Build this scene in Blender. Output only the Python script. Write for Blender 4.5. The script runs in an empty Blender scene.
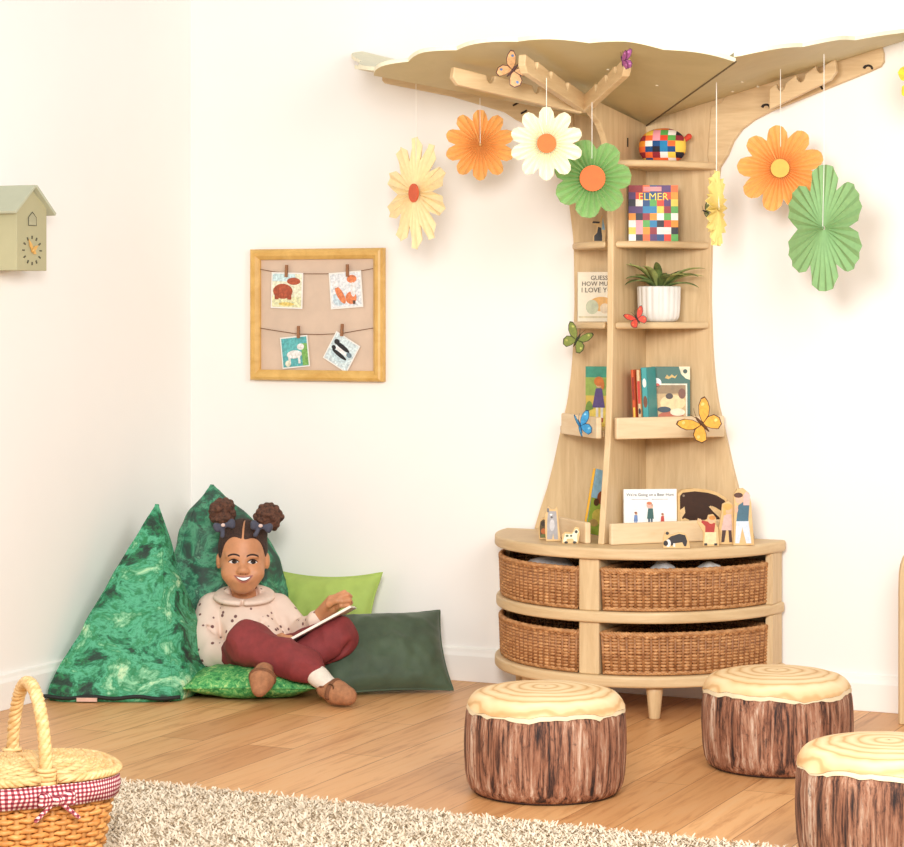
import bpy, math, random
import numpy as np
from mathutils import Vector, Matrix, Euler, noise
R_ = random.Random(7)
PI = math.pi
C = bpy.context.scene.collection

# ------------------------------------------------------------------ camera
TH = math.radians(25.0)
F_PX, HOR, CX, CAM_H = 2300.0, 310.0, 452.0, 1.052
RV = Vector((math.cos(TH), math.sin(TH), 0)); FV = Vector((-math.sin(TH), math.cos(TH), 0))
CAM = Vector((2.176, -5.937, CAM_H))
cd = bpy.data.cameras.new('camera'); cam = bpy.data.objects.new('camera', cd); C.objects.link(cam)
cam.location = CAM; cam.rotation_euler = (PI/2, 0, TH)
cd.sensor_width = 36; cd.lens = F_PX/904*36; cd.shift_y = -(423.5-HOR)/904; cd.clip_end = 60
bpy.context.scene.camera = cam

def at(px, py, Z):
    """the place seen at a photo point, at distance Z along the view axis"""
    X = (px-CX)*Z/F_PX
    p = CAM + RV*X + FV*Z; p.z = CAM_H-(py-HOR)*Z/F_PX
    return p
def zwall(px, off): return (-off-CAM.y)/((px-CX)/F_PX*RV.y+FV.y)
def on_wall(px, py, off=0): return at(px, py, zwall(px, off))
def on_floor(px, py, h=0): return at(px, py, (CAM_H-h)*F_PX/(py-HOR))
def at_x(px, py, x0):
    return at(px, py, (x0-CAM.x)/((px-CX)/F_PX*RV.x+FV.x))

# ------------------------------------------------------------------ materials
def lin(c): return tuple((v/255/12.92 if v/255 <= .04045 else ((v/255+.055)/1.055)**2.4) for v in c)+(1,)
def nodes(name):
    m = bpy.data.materials.new(name); m.use_nodes = True
    nt = m.node_tree; return m, nt, nt.nodes['Principled BSDF']
def nd(nt, t, **kw):
    n = nt.nodes.new(t)
    for k, v in kw.items(): setattr(n, k, v)
    return n
def coords(nt, scale=(1,1,1), rot=(0,0,0), kind='Object', loc=(0,0,0)):
    tc = nd(nt, 'ShaderNodeTexCoord'); mp = nd(nt, 'ShaderNodeMapping')
    mp.inputs['Scale'].default_value = scale; mp.inputs['Rotation'].default_value = rot; mp.inputs['Location'].default_value = loc
    nt.links.new(tc.outputs[kind], mp.inputs[0]); return mp.outputs[0]
def ntex(nt, vec, scale, detail=4, rough=.6, dist=0):
    n = nd(nt, 'ShaderNodeTexNoise'); n.inputs['Scale'].default_value = scale; n.inputs['Detail'].default_value = detail
    n.inputs['Roughness'].default_value = rough; n.inputs['Distortion'].default_value = dist
    nt.links.new(vec, n.inputs['Vector']); return n
def ramp(nt, fac, stops, mode='LINEAR'):
    r = nd(nt, 'ShaderNodeValToRGB'); cr = r.color_ramp; cr.interpolation = mode
    while len(cr.elements) < len(stops): cr.elements.new(.5)
    for e, (p, c) in zip(cr.elements, stops): e.position = p; e.color = lin(c)
    nt.links.new(fac, r.inputs[0]); return r.outputs[0]
def bump(nt, b, h, strength=.3, dist=.01):
    n = nd(nt, 'ShaderNodeBump'); n.inputs['Strength'].default_value = strength; n.inputs['Distance'].default_value = dist
    nt.links.new(h, n.inputs['Height']); nt.links.new(n.outputs[0], b.inputs['Normal'])
def mixc(nt, fac, a, b, mode='MIX'):
    n = nd(nt, 'ShaderNodeMix', data_type='RGBA', blend_type=mode)
    for sock, val in ((n.inputs['Factor'], fac), (n.inputs[6], a), (n.inputs[7], b)):
        if isinstance(val, (int, float)): sock.default_value = val
        elif isinstance(val, tuple): sock.default_value = lin(val)
        else: nt.links.new(val, sock)
    return n.outputs[2]
_cache = {}
def M(col, rough=.6, var=.06, scale=30, bmp=0, bscale=200, metal=0, name=None, sheen=0):
    key = (col, rough, var, scale, bmp, bscale, metal, sheen)
    if key in _cache: return _cache[key]
    m, nt, b = nodes(name or 'plain_%d_%d_%d' % col)
    v = coords(nt); n = ntex(nt, v, scale)
    lo = tuple(max(0, c*(1-var)) for c in col); hi = tuple(min(255, c*(1+var)) for c in col)
    nt.links.new(ramp(nt, n.outputs[0], [(.3, lo), (.7, hi)]), b.inputs['Base Color'])
    b.inputs['Roughness'].default_value = rough; b.inputs['Metallic'].default_value = metal
    if sheen: b.inputs['Sheen Weight'].default_value = sheen
    if bmp: bump(nt, b, ntex(nt, v, bscale, 2).outputs[0], bmp, .002)
    _cache[key] = m; return m
def wood(name, a, b_, stretch, scale=6, rough=.5):
    m, nt, b = nodes(name); v = coords(nt, stretch)
    n = ntex(nt, v, scale, 5, .65, .6)
    nt.links.new(ramp(nt, n.outputs[0], [(.3, a), (.72, b_)]), b.inputs['Base Color'])
    b.inputs['Roughness'].default_value = rough; bump(nt, b, n.outputs[0], .04, .002); return m
BE1, BE2 = (204,172,126), (227,199,154)
WOODZ = wood('pale_beech_upright', BE1, BE2, (9,9,.9))
WOODX = wood('pale_beech_flat', BE1, BE2, (.9,.9,9))
WOODP = wood('pale_beech_lip', (226,196,152), (238,214,176), (1.2,1.2,10))
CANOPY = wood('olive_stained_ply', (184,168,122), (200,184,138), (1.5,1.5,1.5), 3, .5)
CREAM_EDGE = M((244,236,205), .6, .02)
WALL = M((250,246,240), .85, .006, 2, name='white_wall_paint')
SKIRT = M((250,246,239), .5, .004, 4, name='white_gloss_trim')
# oak plank floor, boards run away from the back wall
m, nt, b = nodes('oak_planks'); FLOOR = m
v = coords(nt, (1,1,1), (0,0,PI/2))
br = nd(nt, 'ShaderNodeTexBrick'); br.offset = .37; br.inputs['Scale'].default_value = 1
br.inputs['Brick Width'].default_value = 1.1; br.inputs['Row Height'].default_value = .125
br.inputs['Mortar Size'].default_value = .0012; br.inputs['Color1'].default_value = lin((200,150,102)); br.inputs['Color2'].default_value = lin((228,182,132))
br.inputs['Mortar'].default_value = lin((150,104,66)); br.inputs['Bias'].default_value = 0
nt.links.new(v, br.inputs['Vector'])
g = ntex(nt, coords(nt, (14,1.1,1)), 3.2, 6, .62, .8)
gr = ramp(nt, g.outputs[0], [(.28, (200,160,118)), (.5, (255,240,216)), (.75, (255,252,246))])
nt.links.new(mixc(nt, .75, br.outputs[0], gr, 'MULTIPLY'), b.inputs['Base Color'])
b.inputs['Roughness'].default_value = .42; bump(nt, b, g.outputs[0], .05, .002)

# ------------------------------------------------------------------ mesh helpers
class MB:
    def __init__(s): s.v, s.f, s.m, s.mats = [], [], [], []
    def add(s, vs, fs, mi=0):
        o = len(s.v); s.v += [tuple(p) for p in vs]
        s.f += [tuple(i+o for i in f) for f in fs]; s.m += [mi]*len(fs); return s
    def box(s, c, d, M4=None, mi=0):
        x, y, z = d[0]/2, d[1]/2, d[2]/2
        vs = [Vector((sx*x, sy*y, sz*z)) for sx in (-1,1) for sy in (-1,1) for sz in (-1,1)]
        if M4 is not None: vs = [M4 @ p for p in vs]
        vs = [p+Vector(c) for p in vs]
        return s.add(vs, [(0,1,3,2),(4,6,7,5),(0,4,5,1),(2,3,7,6),(0,2,6,4),(1,5,7,3)], mi)
    def prism(s, poly, o=(0,0,0), u=(1,0,0), w=(0,0,1), n=(0,1,0), t=.01, mi=0):
        o, u, w, n = Vector(o), Vector(u), Vector(w), Vector(n)
        a = [o+u*p[0]+w*p[1] for p in poly]; b = [p+n*t for p in a]; k = len(poly)
        fs = [tuple(range(k)), tuple(range(2*k-1, k-1, -1))]+[(i, i+k, (i+1) % k+k, (i+1) % k) for i in range(k)]
        return s.add(a+b, fs, mi)
    def tube(s, pts, r, seg=8, closed=False, mi=0, sq=1.0):
        pts = [Vector(p) for p in pts]; n = len(pts); rr = r if isinstance(r, (list, tuple)) else [r]*n
        vs, fs = [], []; up = Vector((0,0,1)); prev = None
        for i, p in enumerate(pts):
            a = pts[(i-1) % n] if closed or i > 0 else pts[0]; c = pts[(i+1) % n] if closed or i < n-1 else pts[-1]
            d = (c-a); d = d.normalized() if d.length > 1e-9 else Vector((0,0,1))
            if prev is None:
                e = up if abs(d.z) < .9 else Vector((0,1,0)); x = d.cross(e).normalized()
            else:
                x = prev-d*prev.dot(d); x = x.normalized() if x.length > 1e-9 else d.orthogonal().normalized()
            prev = x; y = d.cross(x)
            for k in range(seg):
                t = 2*PI*k/seg; vs.append(p+(x*math.cos(t)*sq+y*math.sin(t))*rr[i])
        m = n if closed else n-1
        for i in range(m):
            for k in range(seg):
                j = (i+1) % n; fs.append((i*seg+k, i*seg+(k+1) % seg, j*seg+(k+1) % seg, j*seg+k))
        if not closed: fs += [tuple(range(seg-1, -1, -1)), tuple((n-1)*seg+k for k in range(seg))]
        return s.add(vs, fs, mi)
    def lathe(s, prof, seg=32, c=(0,0,0), mi=0, fn=None):
        vs, fs = [], []; n = len(prof)
        for i, (r, z) in enumerate(prof):
            for k in range(seg):
                t = 2*PI*k/seg; q = fn(t, i) if fn else 1
                vs.append((c[0]+r*q*math.cos(t), c[1]+r*q*math.sin(t), c[2]+z))
        for i in range(n-1):
            for k in range(seg): fs.append((i*seg+k, i*seg+(k+1) % seg, (i+1)*seg+(k+1) % seg, (i+1)*seg+k))
        fs += [tuple(range(seg-1, -1, -1)), tuple((n-1)*seg+k for k in range(seg))]
        return s.add(vs, fs, mi)
    def ball(s, c, r, seg=16, rings=10, mi=0, M3=None):
        r = (r,)*3 if isinstance(r, (int, float)) else r; vs, fs = [], []
        for i in range(rings+1):
            a = PI*(i+.001*(i == 0)-.001*(i == rings))/rings
            for k in range(seg):
                t = 2*PI*k/seg; p = Vector((r[0]*math.sin(a)*math.cos(t), r[1]*math.sin(a)*math.sin(t), r[2]*math.cos(a)))
                if M3 is not None: p = M3 @ p
                vs.append(p+Vector(c))
        for i in range(rings):
            for k in range(seg): fs.append((i*seg+k, (i+1)*seg+k, (i+1)*seg+(k+1) % seg, i*seg+(k+1) % seg))
        return s.add(vs, fs, mi)
    def grid(s, P, mi=0, wrap=False):
        nu, nv = len(P), len(P[0]); vs = [p for row in P for p in row]; fs = []
        for i in range(nu-1):
            for j in range(nv if wrap else nv-1): fs.append((i*nv+j, i*nv+(j+1) % nv, (i+1)*nv+(j+1) % nv, (i+1)*nv+j))
        return s.add(vs, fs, mi)

def obj(name, mb, mats, parent=None, smooth=False, bevel=0, loc=None, solid=0, sub=0, auto=None):
    me = bpy.data.meshes.new(name); me.from_pydata([tuple(p) for p in mb.v], [], mb.f)
    for mt in (mats if isinstance(mats, (list, tuple)) else [mats]): me.materials.append(mt)
    me.polygons.foreach_set('material_index', mb.m)
    me.validate(); me.update()
    import bmesh
    bm = bmesh.new(); bm.from_mesh(me); bmesh.ops.recalc_face_normals(bm, faces=bm.faces); bm.to_mesh(me); bm.free()
    if smooth: me.polygons.foreach_set('use_smooth', [True]*len(me.polygons))
    o = bpy.data.objects.new(name, me); C.objects.link(o)
    if parent is not None: o.parent = parent
    if loc is not None: o.location = loc
    if solid:
        md = o.modifiers.new('thickness', 'SOLIDIFY'); md.thickness = solid; md.offset = 0
    if bevel:
        md = o.modifiers.new('bevel', 'BEVEL'); md.width = bevel; md.segments = 3; md.limit_method = 'ANGLE'; md.angle_limit = math.radians(50)
    if sub:
        md = o.modifiers.new('sub', 'SUBSURF'); md.levels = sub; md.render_levels = sub
    return o
def wrinkle(o, amp, sc, st=(1,1,1), seed=0):
    me = o.data; nv = [v.normal.copy() for v in me.vertices]
    for v, n in zip(me.vertices, nv):
        p = Vector((v.co.x*st[0]*sc+seed, v.co.y*st[1]*sc, v.co.z*st[2]*sc)); k = 1-2*abs(noise.noise(p)); k += .4*noise.noise(p*2.3)
        v.co += n*amp*(k-.6)
    me.update()
def tag(o, label, cat, group=None):
    o['label'] = label; o['category'] = cat
    if group: o['group'] = group
    return o
def thing(name, label, cat, loc=(0,0,0), rot=(0,0,0), group=None):
    o = bpy.data.objects.new(name, None); o.empty_display_size = .02; C.objects.link(o)
    o.location = loc
    if isinstance(rot, (Matrix,)): o.rotation_euler = rot.to_euler()
    else: o.rotation_euler = rot
    return tag(o, label, cat, group)
def struct(name, mb, mat, **kw):
    o = obj(name, mb, mat, **kw); o['kind'] = 'structure'; return o
def dup(root, label, loc=None, rot=None):
    r = root.copy(); C.objects.link(r); r['label'] = label
    if loc is not None: r.location = loc
    if rot is not None: r.rotation_euler = rot
    for ch in list(root.children):
        c = ch.copy(); C.objects.link(c); c.parent = r
        for g in ch.children:
            d = g.copy(); C.objects.link(d); d.parent = c
    return r
def text(name, s, size, mat, parent, o, u, w, align='CENTER', ext=.0004):
    cu = bpy.data.curves.new(name, 'FONT'); cu.body = s; cu.size = size; cu.align_x = align; cu.extrude = ext; cu.resolution_u = 2
    t = bpy.data.objects.new('t', cu); C.objects.link(t)
    dg = bpy.context.evaluated_depsgraph_get(); me = bpy.data.meshes.new_from_object(t.evaluated_get(dg))
    bpy.data.objects.remove(t); bpy.data.curves.remove(cu)
    u, w = Vector(u), Vector(w); n = u.cross(w)
    mt = Matrix(((u.x, w.x, n.x, o[0]), (u.y, w.y, n.y, o[1]), (u.z, w.z, n.z, o[2]), (0,0,0,1)))
    me.transform(mt); me.name = name
    me.materials.clear(); me.materials.append(mat)
    ob = bpy.data.objects.new(name, me); C.objects.link(ob); ob.parent = parent; return ob

# ------------------------------------------------------------------ signed distance modelling (soft bodies)
class Sdf:
    def __init__(s, h): s.h, s.pr = h, []
    def cap(s, a, b, ra, rb=None, k=.012, op='+'): s.pr.append(('c', np.array(a, float), np.array(b, float), ra, ra if rb is None else rb, k, op)); return s
    def ell(s, c, r, k=.012, op='+', rot=None):
        s.pr.append(('e', np.array(c, float), np.array(r if not isinstance(r, (int, float)) else (r,)*3, float), rot, None, k, op)); return s
    def bounds(s, p, pad):
        if p[0] == 'c':
            r = max(p[3], p[4])+pad; return np.minimum(p[1], p[2])-r, np.maximum(p[1], p[2])+r
        r = (max(p[2]) if p[3] is not None else p[2])+pad; return p[1]-r, p[1]+r
    @staticmethod
    def dist(p, P):
        if p[0] == 'c':
            a, b, ra, rb = p[1:5]; ab = b-a; q = P-a
            t = np.clip((q@ab)/max(ab@ab, 1e-12), 0, 1)
            return np.linalg.norm(q-t[..., None]*ab, axis=-1)-(ra+(rb-ra)*t)
        q = P-p[1]
        if p[3] is not None: q = q@np.array(p[3])           # rows: world -> local
        k0 = np.linalg.norm(q/p[2], axis=-1); k1 = np.linalg.norm(q/p[2]**2, axis=-1)
        return np.where(k1 > 1e-9, k0*(k0-1)/np.maximum(k1, 1e-9), -min(p[2]))
    @staticmethod
    def comb(f, d, k, op):
        if op == '+':
            if k <= 0: return np.minimum(f, d)
            hh = np.maximum(k-np.abs(f-d), 0)/k; return np.minimum(f, d)-hh*hh*k/4
        d = -d; hh = np.maximum(k-np.abs(f-d), 0)/max(k, 1e-6); return np.maximum(f, d)+hh*hh*k/4
    def value(s, pts):
        P = np.array(pts, float); f = np.full(P.shape[:-1], 9.)
        for p in s.pr: f = s.comb(f, s.dist(p, P), p[5], p[6])
        return f
    def mesh(s):
        h = s.h; bs = [s.bounds(p, 3*h+p[5]) for p in s.pr if p[6] == '+']
        lo = np.min([b[0] for b in bs], 0); hi = np.max([b[1] for b in bs], 0)
        n = np.ceil((hi-lo)/h).astype(int)+1
        F = np.full(n, 1.)
        ax = [lo[i]+h*np.arange(n[i]) for i in range(3)]
        for p in s.pr:
            a, b = s.bounds(p, 3*h+p[5])
            i0 = np.clip(np.floor((a-lo)/h).astype(int), 0, n-1); i1 = np.clip(np.ceil((b-lo)/h).astype(int)+1, 1, n)
            if np.any(i1 <= i0): continue
            sl = tuple(slice(i0[i], i1[i]) for i in range(3))
            P = np.stack(np.meshgrid(*[ax[i][sl[i]] for i in range(3)], indexing='ij'), -1)
            F[sl] = s.comb(F[sl], s.dist(p, P), p[5], p[6])
        ins = F < 0
        cnt = sum(ins[x:n[0]-1+x, y:n[1]-1+y, z:n[2]-1+z].astype(np.int8) for x in (0,1) for y in (0,1) for z in (0,1))
        mk = (cnt > 0) & (cnt < 8); I = np.stack(np.nonzero(mk), -1)
        idx = np.full(mk.shape, -1); idx[mk] = np.arange(len(I))
        acc = np.zeros((len(I), 3)); num = np.zeros(len(I))
        cs = [(x, y, z) for x in (0,1) for y in (0,1) for z in (0,1)]
        for a in cs:
            for b in cs:
                if sum(b)-sum(a) == 1 and all(q >= p for p, q in zip(a, b)):
                    fa = F[tuple((I+a).T)]; fb = F[tuple((I+b).T)]; x = (fa < 0) != (fb < 0)
                    t = np.where(x, fa/np.where(x, fa-fb, 1), 0)
                    acc += np.where(x[:, None], np.array(a)+t[:, None]*(np.array(b)-np.array(a)), 0); num += x
        V = lo+h*(I+acc/num[:, None]); fs = []
        for d in range(3):
            e = [0,0,0]; e[d] = 1; u, w = (d+1) % 3, (d+2) % 3
            sl0 = tuple(slice(0, n[i]-1) if i == d else slice(1, n[i]-1) for i in range(3))
            sl1 = tuple(slice(1, n[i]) if i == d else slice(1, n[i]-1) for i in range(3))
            x = ins[sl0] != ins[sl1]; J = np.stack(np.nonzero(x), -1)
            if not len(J): continue
            off = np.array([0 if i == d else 1 for i in range(3)]); J = J+off
            fl = ins[tuple(J.T)]
            du = np.zeros(3, int); du[u] = 1; dw = np.zeros(3, int); dw[w] = 1
            q = np.stack([idx[tuple(K.T)] for K in (J-du-dw, J-dw, J, J-du)], -1)
            q[~fl] = q[~fl][:, ::-1]; fs.append(q)
        mb = MB(); mb.v = [tuple(p) for p in V]; mb.f = [tuple(int(i) for i in q) for q in np.concatenate(fs)]; mb.m = [0]*len(mb.f)
        return mb
# ------------------------------------------------------------------ the room
XL = -1.459
struct('floor', MB().box((.8, -2.5, -.03), (4.6, 5.06, .06)), FLOOR)
struct('wall_back', MB().box((.8, .05, 1.2), (4.6, .1, 2.5)), WALL)
struct('wall_left', MB().box((XL-.05, -2.5, 1.2), (.1, 5.0, 2.5)), WALL)
def skirt(name, o, u, n, L):
    prof = [(0,0), (.016,0), (.016,.072), (.011,.082), (.009,.092), (0,.096)]
    struct(name, MB().prism(prof, o, n, (0,0,1), u, L), SKIRT, bevel=.002)
skirt('baseboard_back', (XL, 0, 0), (1,0,0), (0,-1,0), 4.5)
skirt('baseboard_left', (XL, -5, 0), (0,1,0), (1,0,0), 5.0)

# ------------------------------------------------------------------ half-round cabinet
cab = thing('low_cabinet', 'half round pale wood cabinet on tapered legs holding four wicker baskets', 'cabinet', (-.010,0,0))
RC = .43
def half(r, y0=-.017, n=56, x1=None): return [((r-.023)*math.cos(PI*i/n), -max(r*math.sin(PI*i/n), -y0)) for i in range(n+1)]
def slab(name, z0, z1, r): obj(name, MB().prism(half(r), (0,0,z0), (1,0,0), (0,1,0), (0,0,1), z1-z0), WOODX, cab, bevel=.009)
slab('top', .411, .441, RC); slab('shelf', .248, .277, RC-.004); slab('base_shelf', .084, .113, RC)
for nm, x, y0, y1, w in (('divider', 0, -.02, -.415, .056),):
    for z0, z1 in ((.113,.248), (.277,.411)):
        obj(nm, MB().box((x, (y0+y1)/2, (z0+z1)/2), (w, y0-y1, z1-z0)), WOODZ, cab, bevel=.004)
for sx in (-1, 1):
    for z0, z1 in ((.113,.248), (.277,.411)):
        obj('side_panel', MB().box((sx*(.385 if sx > 0 else .368), -.06, (z0+z1)/2), (.02, .084, z1-z0)), WOODZ, cab, bevel=.002)
for z0, z1 in ((.113,.248), (.277,.411)):
    obj('back_panel', MB().box((0, -.023, (z0+z1)/2), (.76, .01, z1-z0)), WOODZ, cab)
def leg_mb(x, y): return MB().lathe([(.013,.0), (.0145,.003), (.021,.07), (.022,.084)], 20, (x, y, 0))
for a, r in ((66,.385), (124,.375), (166,.34), (14,.34)):
    obj('leg', leg_mb(r*math.cos(math.radians(a)), -r*math.sin(math.radians(a))), WOODZ, cab, smooth=True)

# ------------------------------------------------------------------ tree bookcase
TX = -.012
tree = thing('tree_bookcase', 'tall tree shaped pale wood bookcase with olive canopy standing on the half round cabinet', 'bookcase', (TX, 0, .441))
ZB = .441
def T(x, y, z): return (x, y, z-ZB)
hw = [(.441,.318), (.50,.299), (.56,.278), (.63,.259), (.70,.243), (.80,.218), (.87,.208), (.942,.202), (1.08,.197), (1.244,.200), (1.353,.214), (1.44,.224), (1.49,.231), (1.56,.258)]
def hwz(z):
    for (a, p), (b_, q) in zip(hw, hw[1:]):
        if z <= b_: return p+(q-p)*(z-a)/(b_-a)
    return hw[-1][1]
zs = [.441+i*(1.56-.441)/48 for i in range(49)]
poly = [(hwz(z), z-ZB) for z in zs]+[(.256, 1.634-ZB), (0, 1.566-ZB), (-.256, 1.634-ZB)]+[(-hwz(z), z-ZB) for z in reversed(zs)]
obj('back_panel', MB().prism(poly, (0, -.003, 0), (1,0,0), (0,0,1), (0,-1,0), .018), WOODZ, tree, bevel=.002)
# centre fin
fd = [(.441,.340), (.56,.318), (.70,.292), (.80,.282), (.942,.275), (1.08,.271), (1.244,.270), (1.36,.276), (1.44,.292), (1.50,.322), (1.54,.37), (1.562,.43)]
def fdz(z):
    for (a, p), (b_, q) in zip(fd, fd[1:]):
        if z <= b_: return p+(q-p)*(z-a)/(b_-a)
    return fd[-1][1]
zf = [.441+i*(1.56-.441)/48 for i in range(49)]
poly = [(fdz(z), z-ZB) for z in zf]+[(.46, 1.60-ZB), (.021, 1.559-ZB), (.021, 0)]
obj('divider', MB().prism(poly, (-.003, 0, 0), (0,-1,0), (0,0,1), (1,0,0), .0175), WOODZ, tree, bevel=.003)
SLOT_SHADE = M((40,26,18), .7, .05)  # near-black colour stands in for the shade inside the cut slots
obj('slot', MB().box(T(.0145, -.165, 1.50), (.002, .008, .024)), SLOT_SHADE, tree)
obj('slot', MB().tube([T(.105+.007*math.cos(a/6), -.0215, 1.488+.009*math.sin(a/6)) for a in range(6, 31)], .0022, 6), M((170,130,90)), tree)
# shelves either side of the fin
def shelf_poly(z, sx, bu=.035, cut=0):
    d, w = fdz(z)-.012-cut, hwz(z)-.004; p = [(sx*.0145, -.022), (sx*.0145, -d)]
    for i in range(1, 13):
        t = i/13; x = .0145+(w-.0145)*t; y = -d+(d-.03)*t; k = bu*math.sin(PI*t)
        p.append((sx*(x+k*.8), y-k*.8*0.7))
    return p+[(sx*w, -.03), (sx*w, -.022)]
for z in (1.448, 1.235, 1.020):
    for sx in (-1, 1):
        obj('shelf', MB().prism(shelf_poly(z, sx), T(0, 0, z-.018), (1,0,0), (0,1,0), (0,0,1), .018), WOODX, tree, bevel=.006)
LZ = .716
for sx in (-1, 1):
    obj('shelf', MB().prism(shelf_poly(LZ, sx, -.01, .012), T(0, 0, LZ), (1,0,0), (0,1,0), (0,0,1), .016), WOODX, tree, bevel=.003)
def lip(p, q, z0, z1, t=.016):
    p, q = Vector((p[0], p[1], 0)), Vector((q[0], q[1], 0)); d = (q-p).normalized(); n = Vector((d.y, -d.x, 0))
    obj('front_lip', MB().prism([(0,0), ((q-p).length, 0), ((q-p).length, z1-z0), (0, z1-z0)], T(p.x, p.y, z0), d, (0,0,1), n, t), WOODP, tree, bevel=.004)
lip((.018,-.275), (.235,-.035), .712, .769); lip((-.200,-.072), (-.018,-.270), .712, .769)
lip((.030,-.345), (.300,-.050), .4415, .497); lip((-.215,-.150), (-.022,-.338), .4415, .497)
# wall arms
def arm(sx, top, bot):
    arch = [(.372,1.584), (.322,1.561), (.286,1.536), (.262,1.505), (.247,1.47), (.20,1.40), (.19,1.47), (.20,1.60), (.23,1.612)]
    pts = [(sx*x, z-ZB) for x, z in top+bot+arch]
    return MB().prism(pts, (0, -.004, 0), (1,0,0), (0,0,1), (0,-1,0), .0205)
obj('branch', arm(1, [(.245,1.634), (.665,1.744)], [(.672,1.722), (.672,1.70), (.664,1.688), (.632,1.675)]), WOODX, tree, bevel=.003)
obj('branch', arm(-1, [(.245,1.634), (.782,1.752)], [(.792,1.73), (.792,1.712), (.784,1.704), (.57,1.657), (.41,1.608)]), WOODX, tree, bevel=.003)
# free branches below the canopy
def plate(p, q, hgt, notches, drop=0, t=.02, flip=False, name='branch'):
    p, q = Vector(p), Vector(q); d = Vector((q.x-p.x, q.y-p.y, 0)); L = d.length; d.normalize(); n = Vector((-d.y, d.x, 0))
    def zl(s): return p.z+(q.z-p.z)*s/L
    top = [(0, p.z)]
    ns = sorted(notches)
    for s in ns:
        r = .012
        for i in range(7):
            a = PI*i/6; top.append((s*L-r*math.cos(a), zl(s*L)-.020*math.sin(a)))
    top.append((L, q.z)); bot = [(L+.004, q.z-hgt*.6), (L-.012, q.z-hgt), (0, p.z-hgt)]
    obj(name, MB().prism([(a, z-ZB) for a, z in top+bot], (p.x-n.x*t/2, p.y-n.y*t/2, 0), d, (0,0,1), n, t), WOODX, tree, bevel=.003)
    return d, n
plate((0,-.44,1.602), (0,-.845,1.668), .045, [.35, .62, .84], name='branch')
plate((.008,-.45,1.600), (.232,-.745,1.657), .042, [.35, .6, .82])
plate((-.008,-.45,1.600), (-.232,-.745,1.657), .045, [.36, .72])
a_, b_ = on_wall(770, 92, .10), on_wall(836, 62, .10)
plate((a_.x-TX, -.10, a_.z+.008), (b_.x-TX, -.10, b_.z+.008), .055, [.18, .48, .78], t=.018)
obj('branch_spacer', MB().box(T((a_.x+b_.x)/2-TX-.05, -.058, (a_.z+b_.z)/2-.034), (.03, .07, .02)), WOODX, tree)
# J slots on the right wall arm, their inner shade drawn as dark tubes
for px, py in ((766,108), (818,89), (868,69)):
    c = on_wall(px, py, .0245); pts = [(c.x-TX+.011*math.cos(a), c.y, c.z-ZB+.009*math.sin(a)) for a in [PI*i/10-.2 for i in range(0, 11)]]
    obj('hook_slot_shade', MB().tube(pts, [.003]*8+[.004]*3, 6), SLOT_SHADE, tree)
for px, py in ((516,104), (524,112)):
    c = on_wall(px, py, .0245); obj('hook_slot_shade', MB().tube([(c.x-TX-.009, c.y, c.z-ZB-.004), (c.x-TX+.009, c.y, c.z-ZB+.004)], .003, 6), SLOT_SHADE, tree)
# canopy: three scalloped sheets sloping up from the trunk
def interp(tab, x):
    for (a, p), (b_, q) in zip(tab, tab[1:]):
        if x <= b_: return p+(q-p)*(x-a)/(b_-a)
    return tab[-1][1]
SL = [(0,.262), (20,.212), (30,.195), (55,.103), (72,.148), (90,.163), (108,.15), (125,.118), (150,.18), (180,.262)]
RD = [(0,.90), (20,.81), (30,.78), (55,.865), (90,.885), (125,.85), (140,.79), (160,.77), (180,.88)]
SCREW = M((226,214,190), .35, .02, metal=.6)
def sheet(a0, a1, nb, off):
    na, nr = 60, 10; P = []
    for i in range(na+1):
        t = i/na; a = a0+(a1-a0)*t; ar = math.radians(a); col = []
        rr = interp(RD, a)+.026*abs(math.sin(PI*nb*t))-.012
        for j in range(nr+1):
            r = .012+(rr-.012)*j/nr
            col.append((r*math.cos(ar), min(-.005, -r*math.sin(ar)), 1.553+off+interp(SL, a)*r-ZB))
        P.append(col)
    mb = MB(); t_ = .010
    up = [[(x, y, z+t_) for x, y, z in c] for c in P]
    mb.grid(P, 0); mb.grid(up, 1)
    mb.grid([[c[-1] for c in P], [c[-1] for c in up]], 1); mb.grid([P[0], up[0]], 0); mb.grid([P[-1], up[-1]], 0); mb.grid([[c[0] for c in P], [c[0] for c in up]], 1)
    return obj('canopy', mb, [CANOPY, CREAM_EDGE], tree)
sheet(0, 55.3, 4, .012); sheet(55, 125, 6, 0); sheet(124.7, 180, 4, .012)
SEAM = M((96,78,48), .8, .1)
for a in (55.1,):
    ar = math.radians(a); obj('canopy_seam', MB().tube([T(r*math.cos(ar), -r*math.sin(ar), 1.5525+interp(SL, a)*r) for r in [.02+.84*i/24 for i in range(25)]], .0022, 6), SEAM, tree)
for a, r in ((66,.5), (78,.62), (40,.5), (30,.36), (22,.4), (105,.55)):
    ar = math.radians(a); obj('screw', MB().ball(T(r*math.cos(ar), -r*math.sin(ar), 1.553+interp(SL, a)*r), (.005,.005,.0025), 10, 6), SCREW, tree, smooth=True)

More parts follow.
